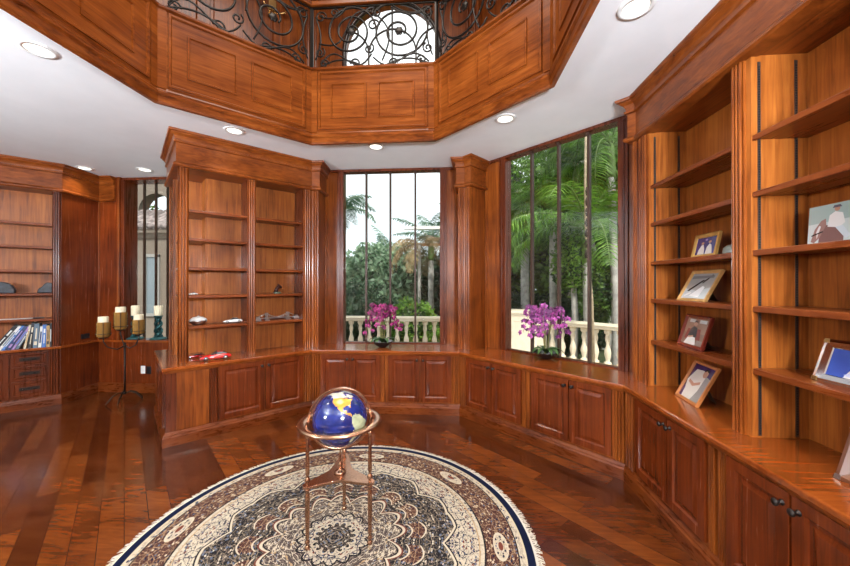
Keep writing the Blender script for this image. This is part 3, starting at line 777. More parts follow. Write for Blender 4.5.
for i in range(1500):
    a = 2*PI*i/1500+random.uniform(-.002, .002); l = random.uniform(.025, .045); da = random.uniform(-.014, .014); w = .0016
    r0, r1 = RR-.002, RR+l
    for (ra, rb, aa, ab, za, zb) in ((r0, (r0+r1)/2, a, a+da*.4, .009, .006), ((r0+r1)/2, r1, a+da*.4, a+da, .006, .0015)):
        vs = [(ra*math.cos(aa)-w*math.sin(aa)*s, ra*math.sin(aa)+w*math.cos(aa)*s, za) for s in (-1, 1)]+[(rb*math.cos(ab)-w*math.sin(ab)*s, rb*math.sin(ab)+w*math.cos(ab)*s, zb) for s in (1, -1)]
        vs += [(v[0], v[1], v[2]-.0012) for v in vs]
        mb.add(vs, [(0, 1, 2, 3), (7, 6, 5, 4), (0, 4, 5, 1), (2, 6, 7, 3), (1, 5, 6, 2), (3, 7, 4, 0)])
fr_ = mb.build('fringe', simple('rug_fringe_cotton', (.66, .61, .50), .9), rug); fr_['kind'] = 'stuff'

# ------------------------------------------------------------------ gemstone globe on its stand
GX, GY = -.70, 2.172
fg = Matrix.Translation((GX, GY, .0115)) @ Matrix.Rotation(R_(-6), 4, 'Z')
globe = thing('globe', 'blue gemstone globe on a copper three-legged stand on the rug', 'globe', fg)
GR, GZ = .170, .745
yaw0 = math.atan2(-GY, -GX)      # towards the camera
legs = [(-.853, 2.026), (-.489, 2.093), (-.744, 2.400)]
fgi = fg.inverted()
lp = [fgi @ Vector((x, y, 0)) for x, y in legs]
legprof = [(.0, 0), (.008, .001), (.013, .008), (.014, .016), (.008, .026), (.006, .032), (.011, .040), (.012, .048), (.007, .058), (.006, .064), (.009, .070), (.0085, .10), (.0105, .20), (.0115, .30), (.010, .335), (.007, .345), (.012, .353), (.012, .362),
           (.007, .37), (.007, .40), (.012, .408), (.014, .418), (.008, .43), (.006, .44), (.010, .455), (.0095, .50), (.0085, .58), (.007, .655), (.005, .665), (.010, .675), (.012, .683), (.005, .693), (.004, .705), (.008, .712), (.004, .722)]
for p in lp:
    mb = MB(fg); mb.lathe([(r*1.28, z) for r, z in legprof], 14, Matrix.Translation((p.x, p.y, 0))); mb.build('leg', M['copper'], globe)
# tri-arm shelf
mb = MB(fg); pts = []
for i in range(3):
    a = lp[i]; b = lp[(i+1) % 3]; c0 = math.atan2(a.y, a.x)
    rr = math.hypot(a.x, a.y)
    for j in range(-4, 5): an = c0+j*PI/8; pts.append((a.x+.028*math.cos(an), a.y+.028*math.sin(an)))
    a2 = (a.x+.028*math.cos(c0+PI/2), a.y+.028*math.sin(c0+PI/2)); c1 = math.atan2(b.y, b.x); b2 = (b.x+.028*math.cos(c1-PI/2), b.y+.028*math.sin(c1-PI/2))
    for j in range(1, 10):
        t_ = j/10; w = 1-.36*math.sin(PI*t_)
        pts.append(((a2[0]*(1-t_)+b2[0]*t_)*w*1.0, (a2[1]*(1-t_)+b2[1]*t_)*w))
mb.prism(pts, .372, .388); mb.build('shelf_plate', M['copper'], globe, bevel=.005)
mb = MB(fg); mb.lathe([(.034, .388), (.036, .394), (.030, .402), (.014, .408), (.010, .416), (.014, .430), (.015, .445), (.009, .455), (.006, .468), (.009, .478), (.006, .49), (.005, .545), (.009, .552), (.009, .560)], 16); mb.build('centre_post', M['copper'], globe)
mb = MB(fg); pr = []
ring = [(.205, -.006), (.250, -.008), (.262, .0), (.258, .010), (.240, .014), (.205, .010), (.200, .002)]
vs = []
mb.lathe([(r, GZ+z-.03) for r, z in ring]+[(ring[0][0], GZ+ring[0][1]-.03)], 64, cap=False); mb.build('horizon_ring', M['copper'], globe)
# local frame with x to the camera's right, y away from the camera
fa = Matrix.Translation((GX, GY, GZ)) @ Matrix.Rotation(yaw0+PI/2, 4, 'Z')
mb = MB(fa); ro, ri, w = .198, .183, .013
mb.add([], []); n = 72; vs = []; fs = []
for i in range(n):
    a = 2*PI*i/n
    for r, y in ((ri, -w), (ro, -w), (ro, w), (ri, w)): vs.append((r*math.cos(a), y, r*math.sin(a)))
for i in range(n):
    for j in range(4): fs.append((i*4+j, i*4+(j+1) % 4, ((i+1) % n)*4+(j+1) % 4, ((i+1) % n)*4+j))
mb.add(vs, fs, None, False)
for s in (-1, 1):
    mb.ball((0, 0, s*.187), .010, 10)
for s in (-1, 1): mb.ball((s*.197, 0, 0), .009, 10)
mb.build('meridian_ring', M['copper'], globe, bevel=.002)
# the ball with coarse land outlines (lon, lat)
LAND = {1: [[(-168, 66), (-160, 71), (-125, 70), (-95, 73), (-82, 68), (-95, 60), (-80, 52), (-78, 62), (-64, 58), (-56, 52), (-66, 47), (-82, 50), (-95, 49), (-124, 49), (-135, 58), (-150, 60), (-165, 56)]],
        2: [[(-124, 49), (-95, 49), (-82, 46), (-66, 46), (-75, 38), (-81, 31), (-81, 25), (-84, 30), (-97, 28), (-97, 20), (-88, 21), (-90, 16), (-83, 14), (-79, 8), (-85, 10), (-95, 15), (-105, 20), (-112, 30), (-118, 34), (-124, 41)]],
        3: [[(-80, 8), (-72, 12), (-60, 9), (-50, 1), (-35, -6), (-40, -22), (-55, -34), (-65, -42), (-68, -54), (-75, -48), (-71, -20), (-81, -5)]],
        4: [[(-17, 15), (-6, 35), (10, 37), (32, 31), (43, 12), (51, 12), (40, -5), (35, -24), (20, -35), (12, -17), (8, 4), (-8, 5)], [(113, -22), (130, -12), (142, -11), (153, -26), (146, -39), (130, -32), (115, -34)], [(-55, 60), (-45, 60), (-22, 71), (-20, 82), (-60, 82), (-70, 77)]],
        5: [[(-10, 36), (0, 50), (10, 58), (25, 71), (60, 70), (100, 77), (140, 73), (180, 68), (160, 60), (140, 52), (122, 40), (121, 28), (108, 18), (103, 2), (97, 18), (88, 22), (78, 8), (70, 22), (55, 26), (45, 13), (35, 30), (27, 38), (15, 40)]]}
def inside(p, poly):
    c = False; x, y = p
    for i in range(len(poly)):
        x1, y1 = poly[i]; x2, y2 = poly[i-1]
        if (y1 > y) != (y2 > y) and x < (x2-x1)*(y-y1)/(y2-y1)+x1: c = not c
    return c
mb = MB(fa); st = 2.5; nl = int(360/st); nb = int(180/st); vs = []; 
cen = -104; up = R_(-14)
Rt = Matrix.Rotation(up, 4, 'X')
for j in range(nb+1):
    la = R_(-90+j*st)
    for i in range(nl):
        lo = R_(-180+i*st-cen)
        vs.append(Rt @ Vector((GR*math.cos(la)*math.sin(lo), -GR*math.cos(la)*math.cos(lo), GR*math.sin(la))))
fs = []; mi = []
for j in range(nb):
    for i in range(nl):
        fs.append((j*nl+i, j*nl+(i+1) % nl, (j+1)*nl+(i+1) % nl, (j+1)*nl+i))
        lo, la = -180+(i+.5)*st, -90+(j+.5)*st; k = 0
        for q, ps in LAND.items():
            if any(inside((lo, la), p) for p in ps): k = q
        if la < -72: k = 4
        if k == 0 and (lo % 30 < st*.5): k = 6
        mi.append(k)
mb.add(vs, fs, None, True); mb.mi = mi
gb = [simple('lapis_blue_ocean', (.009, .018, .13), .12, 0, .8, .5, 14), simple('pale_quartz_land', (.52, .50, .40), .2, coat=.6, var=.3, vs=20), simple('gold_jasper_land', (.70, .33, .05), .2, coat=.6, var=.35, vs=25),
      simple('sage_agate_land', (.42, .46, .28), .2, coat=.6, var=.3, vs=20), simple('cream_shell_land', (.60, .52, .36), .2, coat=.6), simple('ochre_stone_land', (.45, .28, .10), .2, coat=.6), simple('fine_gilt_meridian', (.10, .12, .32), .2, coat=.6)]
mb.build('globe_ball', gb, globe)

# ------------------------------------------------------------------ candelabra
CX, CY = -4.44, 4.44
fc = Matrix.Translation((CX, CY, 0)) @ Matrix.Rotation(.80, 4, 'Z')    # local x is to the right in the picture
fc = Matrix.Translation((CX, CY, 0)) @ Matrix.Rotation(math.atan2(-CX, CY), 4, 'Z')
t = thing('candelabra', 'tall wrought iron floor candelabra with three amber glass candle cups', 'candle holder', fc)
for a in (200, 250, 340, 100, 20):
    ca, sa = math.cos(R_(a)), math.sin(R_(a)); mb = MB(fc)
    mb.tube([(ca*.02, sa*.02, .115), (ca*.07, sa*.07, .13), (ca*.13, sa*.13, .10), (ca*.18, sa*.18, .04), (ca*.205, sa*.205, .008)], .0075); mb.build('foot', M['iron'], t)
mb = MB(fc); mb.tube([(0, 0, .10), (.002, 0, .4), (0, 0, .80)], [.011, .010, .011], 8); mb.ball((0, 0, .115), .022, 10); mb.ball((0, 0, .76), .020, 10)
mb.build('stem', M['iron'], t)
CUPS = [(-.215, -.02, .90, .20), (-.045, .02, .985, .235), (.145, -.02, .91, .20)]
for (x, y, z, h) in CUPS:
    mb = MB(fc); mb.tube([(0, 0, .76), (x*.35, y*.4, .72 if abs(x) > .1 else .80), (x*.8, y, .76 if abs(x) > .1 else .88), (x, y, z-.06), (x, y, z-.01)], .008); mb.lathe([(.01, z-.02), (.045, z-.012), (.05, z-.004), (.05, z)], 14, Matrix.Translation((x, y, 0)))
    mb.build('arm', M['iron'], t)
    mb = MB(fc); T = Matrix.Translation((x, y, 0))
    mb.tube([(x+.078*math.cos(2*PI*i/20), y+.078*math.sin(2*PI*i/20), z+.045) for i in range(20)], .004, 5, True)
    for a in (30, 150, 270): mb.tube([(x+.05*math.cos(R_(a)), y+.05*math.sin(R_(a)), z-.005), (x+.082*math.cos(R_(a)), y+.082*math.sin(R_(a)), z+.02), (x+.080*math.cos(R_(a)), y+.080*math.sin(R_(a)), z+h-.0)], .004, 5)
    cg = mb.build('cage', M['iron'], t)
    mb = MB(fc); mb.lathe([(.0, z+.002), (.068, z+.004), (.072, z+.02), (.072, z+h)], 24, T, cap=False); mb.lathe([(.069, z+h), (.069, z+.01)], 24, T, cap=False); mb.build('glass_cup', M['amber'], t)
for i, (x, y, z, h) in enumerate(CUPS):
    f2 = fc @ Matrix.Translation((x, y, z+.007))
    mb = MB(f2); mb.lathe([(.0, 0), (.050, .0), (.052, .01), (.056, h+.055), (.050, h+.065), (.02, h+.058), (0, h+.056)], 20); mb.tube([(0, 0, h+.045), (.002, 0, h+.065)], .0015, 5)
    tag(mb.build('candle', M['candle']), ['ivory pillar candle in the left amber cup of the floor candelabra', 'ivory pillar candle in the middle, highest amber cup of the candelabra', 'ivory pillar candle in the right amber cup of the floor candelabra'][i], 'candle', 'pillar candles in the floor candelabra')
# twisted sill candlesticks
for i, (x, y, lab, lab2) in enumerate(((-4.38, 4.92, 'twisted verdigris candlestick on the left window sill, fully visible', 'pillar candle on the twisted candlestick by the free-standing bookcase'),
                                 (-4.75, 4.92, 'twisted candlestick on the sill hidden behind the candelabra cup', 'pillar candle on the sill showing between two candelabra cups'))):
    f2 = Matrix.Translation((x, y, CZ))
    t = thing('candlestick', lab, 'candle holder', f2, (0, 0, 0), 0, 'twisted candlesticks on the left sill')
    mb = MB(f2); mb.lathe([(.0, 0), (.105, 0), (.11, .012), (.09, .022), (.05, .035), (.03, .05)], 20); mb.build('base', M['teal'], t)
    mb = MB(f2)
    for ph in (0, PI): mb.tube([(.030*math.cos(ph+z*30), .030*math.sin(ph+z*30), z) for z in [.03+j*.0095 for j in range(32)]], [.032-.010*(j/31) for j in range(32)], 8)
    mb.build('twisted_shaft', M['teal'], t)
    mb = MB(f2); mb.lathe([(.02, .325), (.055, .335), (.062, .345), (.062, .352), (.0, .352)], 18); mb.build('drip_pan', M['teal'], t)
    mb = MB(Matrix.Translation((x, y, CZ+.353))); mb.lathe([(0, 0), (.052, 0), (.054, .01), (.054, .145), (.04, .15), (0, .143)], 20)
    tag(mb.build('candle', M['candle']), lab2, 'candle', 'pillar candles on the left sill')

# ------------------------------------------------------------------ outlets and switch
def plate(fr, w, h, mat, lab, cat):
    t = thing('wall_outlet' if cat == 'outlet' else 'light_switch', lab, cat, fr)
    mb = MB(fr); mb.box(-w/2, w/2, -.006, 0, -h/2, h/2); mb.build('cover_plate', mat, t, bevel=.002)
    mb = MB(fr)
    for z in (-h*.22, h*.22): mb.box(-w*.22, w*.22, -.009, -.005, z-h*.13, z+h*.13)
    mb.build('socket', mat, t, bevel=.002)
plate(Matrix.Translation((-4.535, 4.829, .335)), .07, .115, M['white_trim'], 'white wall outlet low on the panel under the left window', 'outlet')
plate(Matrix.Translation((-4.445, 4.829, .33)), .07, .115, M['black_plastic'], 'black wall outlet beside the white one under the left window', 'outlet')
plate(Matrix.Translation((-5.230, 4.62, .855)) @ Matrix.Rotation(R_(94.7), 4, 'Z'), .125, .07, M['black_plastic'], 'black horizontal outlet just above the worktop on the angled left panel', 'outlet')

# ------------------------------------------------------------------ books on the left worktop
def bookmat(c, nm): return simple('book_cloth_'+nm, c, .4, coat=.2)
BC = dict(black=(.012, .012, .016), navy=(.02, .04, .12), blue=(.05, .15, .42), white=(.70, .70, .66), cream=(.66, .58, .42), purple=(.33, .20, .42), slate=(.10, .15, .20), gold=(.45, .28, .10), teal=(.03, .10, .12), royal=(.04, .06, .35))
BM = {k: bookmat(v, k) for k, v in BC.items()}
paper = simple('book_page_edges', (.72, .66, .54), .8)
def book(lab, u, y, th, d, h, lean, col, tcol, stripes):
    """u: left foot of the spine on the shelf; lean degrees to the right"""
    f2 = FL @ Matrix.Translation((u, y, CZ)) @ Matrix.Rotation(R_(lean), 4, 'Y')
    t = thing('book', lab, 'book', f2, group='books in the row on the far left worktop')
    mb = MB(f2); mb.box(0, th, 0, .004, 0, h); mb.box(0, .0035, 0, d, 0, h); mb.box(th-.0035, th, 0, d, 0, h); mb.build('cover', BM[col], t, bevel=.001)
    mb = MB(f2); mb.box(.0035, th-.0035, .004, d-.005, .004, h-.004); mb.build('pages', paper, t)
    mb = MB(f2)
    for a, b, k in stripes: mb.box(th*k, th*(1-k), -.0008, .001, h*a, h*b)
    mb.build('spine_title', BM[tcol], t)
st1 = [(.15, .55, .38), (.62, .82, .30)]; st2 = [(.1, .25, .2), (.35, .8, .36)]; st3 = [(.2, .75, .25)]
bks = [(-.615, .040, .36, 33, 'black', 'white', st1, 'black art book leaning hardest at the left end of the row'),
       (-.555, .026, .34, 31, 'white', 'slate', st3, 'thin white book leaning right, second from the left end'),
       (-.520, .022, .34, 30, 'blue', 'white', st1, 'pale blue book leaning between the white and the navy ones'),
       (-.488, .035, .33, 28, 'navy', 'purple', st2, 'navy book with violet lettering leaning in the middle of the slanted group'),
       (-.440, .022, .33, 27, 'purple', 'blue', st3, 'purple book leaning at the right of the slanted group'),
       (-.408, .026, .32, 25, 'slate', 'white', st1, 'slate blue book last of the slanted group'),
       (-.338, .020, .30, 9, 'cream', 'gold', st3, 'tall cream book leaning slightly beside the black upright one'),
       (-.304, .035, .325, 6, 'black', 'cream', st1, 'tallest black book at the middle of the row'),
       (-.260, .045, .31, 3, 'slate', 'cream', st2, 'grey photo-covered book right of the tallest black one'),
       (-.212, .028, .27, 4, 'white', 'navy', st3, 'white book in the middle of the upright group'),
       (-.180, .038, .29, 2, 'blue', 'white', st1, 'blue book with white lettering on its spine'),
       (-.138, .030, .275, 0, 'gold', 'black', st2, 'gold and black patterned book near the right end'),
       (-.105, .016, .30, 0, 'black', 'white', st3, 'thin black upright book near the right end of the row')]
for (u, th, h, lean, c1, c2, s_, lab) in bks: book(lab, u, .06, th, .20, h, lean, c1, c2, s_)
# agate bookends and silver tray
for u, sgn, lab in ((-.50, 1, 'dark agate half with rounded left side, on the shelf at the far left edge'), (-.155, -1, 'dark agate half with stepped left slope, right on the same far left shelf')):
    f2 = FL @ Matrix.Translation((u, .13, SZ[1]))
    mb = MB(f2)
    pr = [(-.07, 0), (.08, 0), (.085, .05), (.06, .10), (.02, .135), (-.04, .15), (-.075, .13)] if sgn > 0 else [(-.075, 0), (.07, 0), (.07, .13), (.02, .145), (-.01, .12), (-.03, .085), (-.06, .06)]
    T = Matrix.Rotation(R_(90), 4, 'X')
    mb.prism([(x, z) for x, z in pr], -.04, .04, T)
    st_ = mb.build('agate_stone', simple('banded_dark_agate', (.022, .025, .034), .3, coat=.3, var=.9, vs=22), bevel=.012)
    tag(st_, lab, 'stone', 'agate stones on the far left shelf')
f2 = FL @ Matrix.Translation((-.42, .10, SZ[0]))
t = thing('paper_knife', 'long flat silver bar lying on the far left shelf above the books', 'ornament', f2)
mb = MB(f2); mb.box(-.30, .16, -.03, .03, .0, .010); mb.build('blade', M['steel'], t, bevel=.003)
mb = MB(f2); mb.box(.16, .26, -.02, .02, .0, .016); mb.build('handle', M['black_plastic'], t, bevel=.005)

# ------------------------------------------------------------------ model cars and ornaments on the free-standing bookcase
F45 = F(-45)
tyre = M['black_plastic']
def car(lab, u, ap, z, L, rot, body, group='model cars on the free-standing bookcase'):
    f2 = F45 @ Matrix.Translation((u, ap, z)) @ Matrix.Rotation(R_(rot), 4, 'Z') @ Matrix.Scale(L, 4)
    t = thing('model_car', lab, 'model car', F45, (u, ap, z), R_(rot), group)
    mb = MB(f2); n = 12
    def prof(x):     # height of body top, half width
        x = abs(x) if x > 0 else -abs(x)
        return x
    st = [(-.5, .08, .13, .15), (-.46, .06, .17, .19), (-.36, .055, .19, .205), (-.22, .05, .20, .21), (-.05, .05, .20, .21), (.12, .05, .185, .21), (.28, .055, .17, .205), (.40, .06, .14, .19), (.48, .07, .11, .16), (.5, .08, .10, .12)]
    vs = []; fs = []
    for x, zb, zt, hw in st: vs += [(x, -hw, zb), (x, -hw*1.0, (zb+zt)*.55), (x, -hw*.85, zt), (x, hw*.85, zt), (x, hw, (zb+zt)*.55), (x, hw, zb)]
    for i in range(len(st)-1):
        for j in range(6): fs.append((i*6+j, i*6+(j+1) % 6, (i+1)*6+(j+1) % 6, (i+1)*6+j))
    fs += [tuple(range(6)), tuple((len(st)-1)*6+j for j in range(6))[::-1]]
    mb.add(vs, fs, None, True); mb.build('body', body, t)
    mb = MB(f2); vs = []; fs = []
    cs = [(-.38, .18, .15), (-.22, .28, .13), (-.04, .285, .13), (.16, .175, .16)]
    for x, z_, w in cs: vs += [(x, -w-.02, .17), (x, -w, z_), (x, w, z_), (x, w+.02, .17)]
    for i in range(3):
        for j in range(4): fs.append((i*4+j, i*4+(j+1) % 4, (i+1)*4+(j+1) % 4, (i+1)*4+j))
    fs += [(0, 1, 2, 3), (15, 14, 13, 12)]
    mb.add(vs, fs); mb.build('windows', M['black_plastic'], t, bevel=.01*L)
    mb = MB(f2); mb.box(-.23, -.04, -.125, .125, .277, .29); mb.build('roof', body, t)
    for x in (-.31, .30):
        for s in (-1, 1):
            T = Matrix.Translation((x, s*.195, .075)) @ Matrix.Rotation(R_(90), 4, 'X')
            mb = MB(f2); mb.lathe([(.0, -.022), (.07, -.022), (.075, -.012), (.075, .012), (.07, .022), (0, .022)], 16, T); wv = mb.build('wheel', tyre, t)
            mb = MB(f2); mb.lathe([(.0, -.026), (.042, -.026), (.042, .026), (0, .026)], 12, T); mb.build('hub_cap', M['steel'], wv)
red = simple('glossy_red_car_paint', (.55, .012, .01), .1, coat=1); wht = simple('glossy_white_car_paint', (.80, .80, .78), .12, coat=1)
car('larger red sports model car on the worktop in the left bay of the free-standing bookcase', -.10, 2.40, CZ, .30, 174, red)
car('smaller red model car tucked beside the left post on the worktop', -.25, 2.62, CZ, .17, 150, simple('dark_red_car_paint', (.35, .012, .012), .12, coat=1))
car('white model car on the lowest shelf of the left bay', .10, 2.55, SZ[0], .20, 176, wht)
car('tiny white model car by the left post, one shelf above the other white car', -.30, 2.52, SZ[1], .10, 180, wht)
# covered silver dish at the left of the lowest shelf
f2 = F45 @ Matrix.Translation((-.24, 2.56, SZ[0]))
t = thing('covered_dish', 'small silver oval dish with a domed lid, left on the lowest shelf', 'dish', f2)
mb = MB(f2 @ Matrix.Diagonal((1, .7, 1, 1))); mb.lathe([(.0, 0), (.05, .0), (.055, .008), (.085, .035), (.092, .045), (.088, .05)], 24); mb.build('bowl', M['steel'], t)
mb = MB(f2 @ Matrix.Diagonal((1, .7, 1, 1))); mb.lathe([(.088, .048), (.080, .065), (.05, .085), (.015, .092), (.008, .10), (.0, .102)], 24); mb.build('lid', M['white_trim'], t)
# silver suspension bridge model
f2 = F45 @ Matrix.Translation((.61, 2.56, SZ[0]))
t = thing('model_bridge', 'long silver model of a suspension bridge on the lowest shelf of the right bay', 'model', f2)
mb = MB(f2); mb.box(-.25, .25, -.022, .022, .022, .034); mb.build('deck', M['steel'], t, bevel=.002)
for x in (-.13, .13):
    mb = MB(f2)
    for s in (-1, 1): mb.box(x-.010, x+.010, s*.026-.006, s*.026+.006, 0, .088)
    mb.box(x-.011, x+.011, -.03, .03, .082, .094); mb.box(x-.03, x+.03, -.034, .034, 0, .014); mb.build('tower', M['steel'], t)
for s in (-1, 1):
    mb = MB(f2)
    pts = [(-.25, s*.026, .034)]+[(-.13+.26*j/12, s*.026, .088-.046*(1-((j-6)/6)**2)) for j in range(13)]+[(.25, s*.026, .034)]
    mb.tube(pts, .0025, 5)
    for j in range(1, 12): mb.tube([(-.13+.26*j/12, s*.026, .034), (-.13+.26*j/12, s*.026, .088-.046*(1-((j-6)/6)**2))], .0012, 4)
    mb.build('cable', M['steel'], t)
for x in (-.235, .235):
    mb = MB(f2); mb.box(x-.035, x+.035, -.035, .035, 0, .030); mb.box(x-.02, x+.02, -.03, .03, .03, .052); mb.build('abutment', M['steel'], t, bevel=.003)
# dark bird-like figurine
f2 = F45 @ Matrix.Translation((.605, 2.55, SZ[1]))
t = thing('figurine', 'small dark horse-head figurine on a green stone base', 'figurine', f2)
mb = MB(f2); mb.lathe([(0, 0), (.050, 0), (.050, .012), (.035, .022), (0, .022)], 14); mb.build('base', simple('green_stone', (.06, .09, .06), .3), t)
mb = MB(f2); mb.tube([(-.015, 0, .022), (-.01, 0, .05), (.008, 0, .082), (.022, 0, .098), (.045, 0, .082), (.052, 0, .07)], [.024, .022, .018, .019, .014, .009], 10)
mb.tube([(.012, .008, .105), (.010, .010, .125)], [.006, .002], 5); mb.tube([(.012, -.008, .105), (.010, -.010, .125)], [.006, .002], 5); mb.build('horse_head', simple('dark_red_bronze', (.05, .014, .010), .35, .4), t)

# ------------------------------------------------------------------ orchids
pet = [simple('magenta_orchid_petal', (.27, .016, .12), .5, var=.8, vs=25), simple('lilac_orchid_petal', (.32, .055, .24), .5, var=.8, vs=25)]
pet2 = [simple('dark_plum_petal_throat', (.095, .006, .045), .5), simple('deep_violet_throat', (.12, .014, .10), .5)]
def flower(mb, c, s, d, roll):
    d = Vector(d).normalized(); q = d.to_track_quat('Z', 'Y').to_matrix().to_4x4(); T = Matrix.Translation(c) @ q @ Matrix.Rotation(roll, 4, 'Z')
    dk = random.random() < .38
    mb.cur = 1 if dk else 0
    for j, (a, l, w) in enumerate(((90, 1, .55), (210, .95, .5), (330, .95, .5), (20, 1.05, .95), (160, 1.05, .95))):
        ca, sa = math.cos(R_(a)), math.sin(R_(a)); l *= s; w *= s*.5
        vs = [(0, 0, 0), (ca*l*.5-sa*w, sa*l*.5+ca*w, .12*s), (ca*l, sa*l, .02*s), (ca*l*.5+sa*w, sa*l*.5-ca*w, .12*s), (ca*l*.5, sa*l*.5, .03*s)]
        mb.add(vs, [(0, 4, 1), (1, 4, 2), (2, 4, 3), (3, 4, 0)], T)
    mb.cur = 0 if dk else 1
    mb.ball((0, -.12*s, .08*s), .22*s, 6, T, (1, 1, 1.2)); mb.cur = 0
def orchid(lab, labb, x, y, sc, sprays, mi, seed, nfl, rad, hgt):
    rnd = random.Random(seed)
    fo = Matrix.Translation((x, y, CZ)) @ Matrix.Rotation(.0725-math.atan2(x, y)*0, 4, 'Z')
    t = thing('potted_orchid', lab, 'orchid plant', fo)
    mb = MB(fo); mb.lathe([(.0, .0), (.045, 0), (.05, .008), (.10, .035), (.145*sc, .075), (.150*sc, .082), (.143*sc, .082), (.10, .05), (0, .045)], 28); mb.build('bowl', M['ceramic_black'], t)
    mb = MB(fo)
    for j in range(11):
        a = rnd.uniform(0, 2*PI); L = rnd.uniform(.10, .17); w = .022
        ca, sa = math.cos(a), math.sin(a); z0 = .06
        P = [(0, z0), (L*.5, z0+.07), (L, z0+.06), (L*1.25, z0+.02)]; vs = []
        for jj, (r, z) in enumerate(P):
            ww = w*[.6, 1, .9, .1][jj]; vs += [(ca*r-sa*ww, sa*r+ca*ww, z), (ca*r, sa*r, z-.008), (ca*r+sa*ww, sa*r-ca*ww, z)]
        fs = []
        for q in range(3):
            for s in range(2): fs.append((q*3+s, q*3+s+1, (q+1)*3+s+1, (q+1)*3+s))
        mb.add(vs, fs, None, True)
    mb.build('leaves', M['orchid_leaf'], t)
    tips = []
    for k in range(sprays):
        a = 2*PI*k/sprays+rnd.uniform(-.3, .3); R = rad*rnd.uniform(.75, 1.05); H = hgt*rnd.uniform(.82, 1.0)
        ca, sa = math.cos(a), math.sin(a)*.7
        pts = []
        for j in range(12):
            q = j/11; r = R*(q**1.6); z = .05+H*math.sin(min(1, q*1.28)*PI/2)-(.32*hgt*max(0, q-.62)/.38*max(0, q-.62)/.38*1.6)
            pts.append((ca*r+.02*ca, sa*r+.02*sa, z))
        mb = MB(fo); mb.tube(pts, .0028, 5); mb.build('stem', M['stem'], t)
        mb = MB(fo)
        for j in range(nfl):
            q = .42+.579*j/(nfl-1); p = Vector(pts[0]).lerp(Vector(pts[0]), 0); i0 = min(10, int(q*11)); p = Vector(pts[i0]).lerp(Vector(pts[i0+1]), q*11-i0)
            off = Vector((rnd.uniform(-1, 1), rnd.uniform(-1, 1), rnd.uniform(-.6, .6)))*.042
            flower(mb, p+off, rnd.uniform(.034, .046)*sc, (ca+rnd.uniform(-.8, .8), sa-.9+rnd.uniform(-.6, .6), rnd.uniform(-.2, .6)), rnd.uniform(-.6, .6))
        mb.build('blossoms', [pet[mi], pet2[mi]], t)
orchid('magenta orchid in a black bowl on the sill of the centre window', '', -.885, 4.50, .95, 10, 0, 3, 15, .215, .52)
orchid('larger lilac-pink orchid in a black bowl on the sill of the right garden window', '', 1.06, 3.93, 1.0, 11, 1, 5, 16, .245, .56)

# ------------------------------------------------------------------ photo frames
F90 = F(90)
C_ = {}
def pm(c):
    if c not in C_: C_[c] = simple('printed_ink_%d' % len(C_), c, .25, coat=.5)
    return C_[c]
def circ(cx, cz, r, n=12, ky=1): return [(cx+r*math.cos(2*PI*i/n), cz+r*ky*math.sin(2*PI*i/n)) for i in range(n)]
def photo(lab, u, ap, z, w, h, bw, fm, shapes, lean=14, yaw=0, th=.018, bg=(.3, .3, .3), mat=None, corner=None, group='framed photographs on the right bookcase'):
    T = F90 @ Matrix.Translation((u, ap, z)) @ Matrix.Rotation(R_(yaw), 4, 'Z') @ Matrix.Translation((0, 0, .001)) @ Matrix.Rotation(-R_(lean), 4, 'X')
    t = thing('photo_frame', lab, 'picture frame', F90, (u, ap, z), R_(yaw), group)
    if bw:
        mb = MB(T); L = [(0, 0), (0, th), (bw*.35, th+.004), (bw*.9, th*.75), (bw, th*.5)]
        mb.panel(-w/2, w/2, 0, h, th, L); mb.build('frame', fm, t)
    else:
        mb = MB(T); mb.box(-w/2, w/2, 0, th, 0, h); mb.build('frame', fm, t, bevel=.003)
    y0 = th*.5-.0006 if bw else -.0006
    iw, ih = w-2*bw, h-2*bw
    mb = MB(T); mats = [pm(bg)]; off = y0
    X0, Z0 = -iw/2, bw
    mb.add([(X0, off, Z0), (X0+iw, off, Z0), (X0+iw, off, Z0+ih), (X0, off, Z0+ih)], [(0, 1, 2, 3)])
    for i, (col, pts) in enumerate(shapes):
        m = pm(col)
        if m not in mats: mats.append(m)
        mb.cur = mats.index(m); y = off-.0003*(i+1)
        mb.add([(X0+a*iw, y, Z0+b*ih) for a, b in pts], [tuple(range(len(pts)))])
    mb.build('picture', mats, t)
    if corner:
        for sx in (-1, 1):
            for z0 in (0, h-.02):
                mb = MB(T); mb.box(sx*w/2-(.022 if sx > 0 else 0), sx*w/2+(.022 if sx < 0 else 0), -.005, th*.3, z0, z0+.02); mb.build('corner', corner, t)
    # easel strut behind
    d = h*.75*math.sin(R_(lean))+.05
    mb = MB(F90 @ Matrix.Translation((u, ap, z)) @ Matrix.Rotation(R_(yaw), 4, 'Z'))
    top = Vector((0, th+h*.62*math.sin(R_(lean)), h*.62*math.cos(R_(lean))))
    b = Vector((0, min(top.y+.07, top.y+h*.35), .002))
    mb.add([(-.02, top.y, top.z), (.02, top.y, top.z), (.035, b.y, b.z), (-.035, b.y, b.z), (-.02, top.y+.003, top.z), (.02, top.y+.003, top.z), (.035, b.y+.003, b.z), (-.035, b.y+.003, b.z)],
           [(0, 1, 2, 3), (7, 6, 5, 4), (0, 4, 5, 1), (1, 5, 6, 2), (2, 6, 7, 3), (3, 7, 4, 0)])
    mb.build('easel_back', simple('grey_backing_board', (.16, .18, .16), .8) if 'bk' not in C_ else C_['bk'], t)
goldw = simple('gold_leaf_wood', (.60, .35, .10), .35, .3, var=.2); lightw = simple('pale_maple_frame', (.55, .30, .10), .35, var=.2); redw = simple('red_mahogany_frame', (.16, .022, .012), .2, coat=.6)
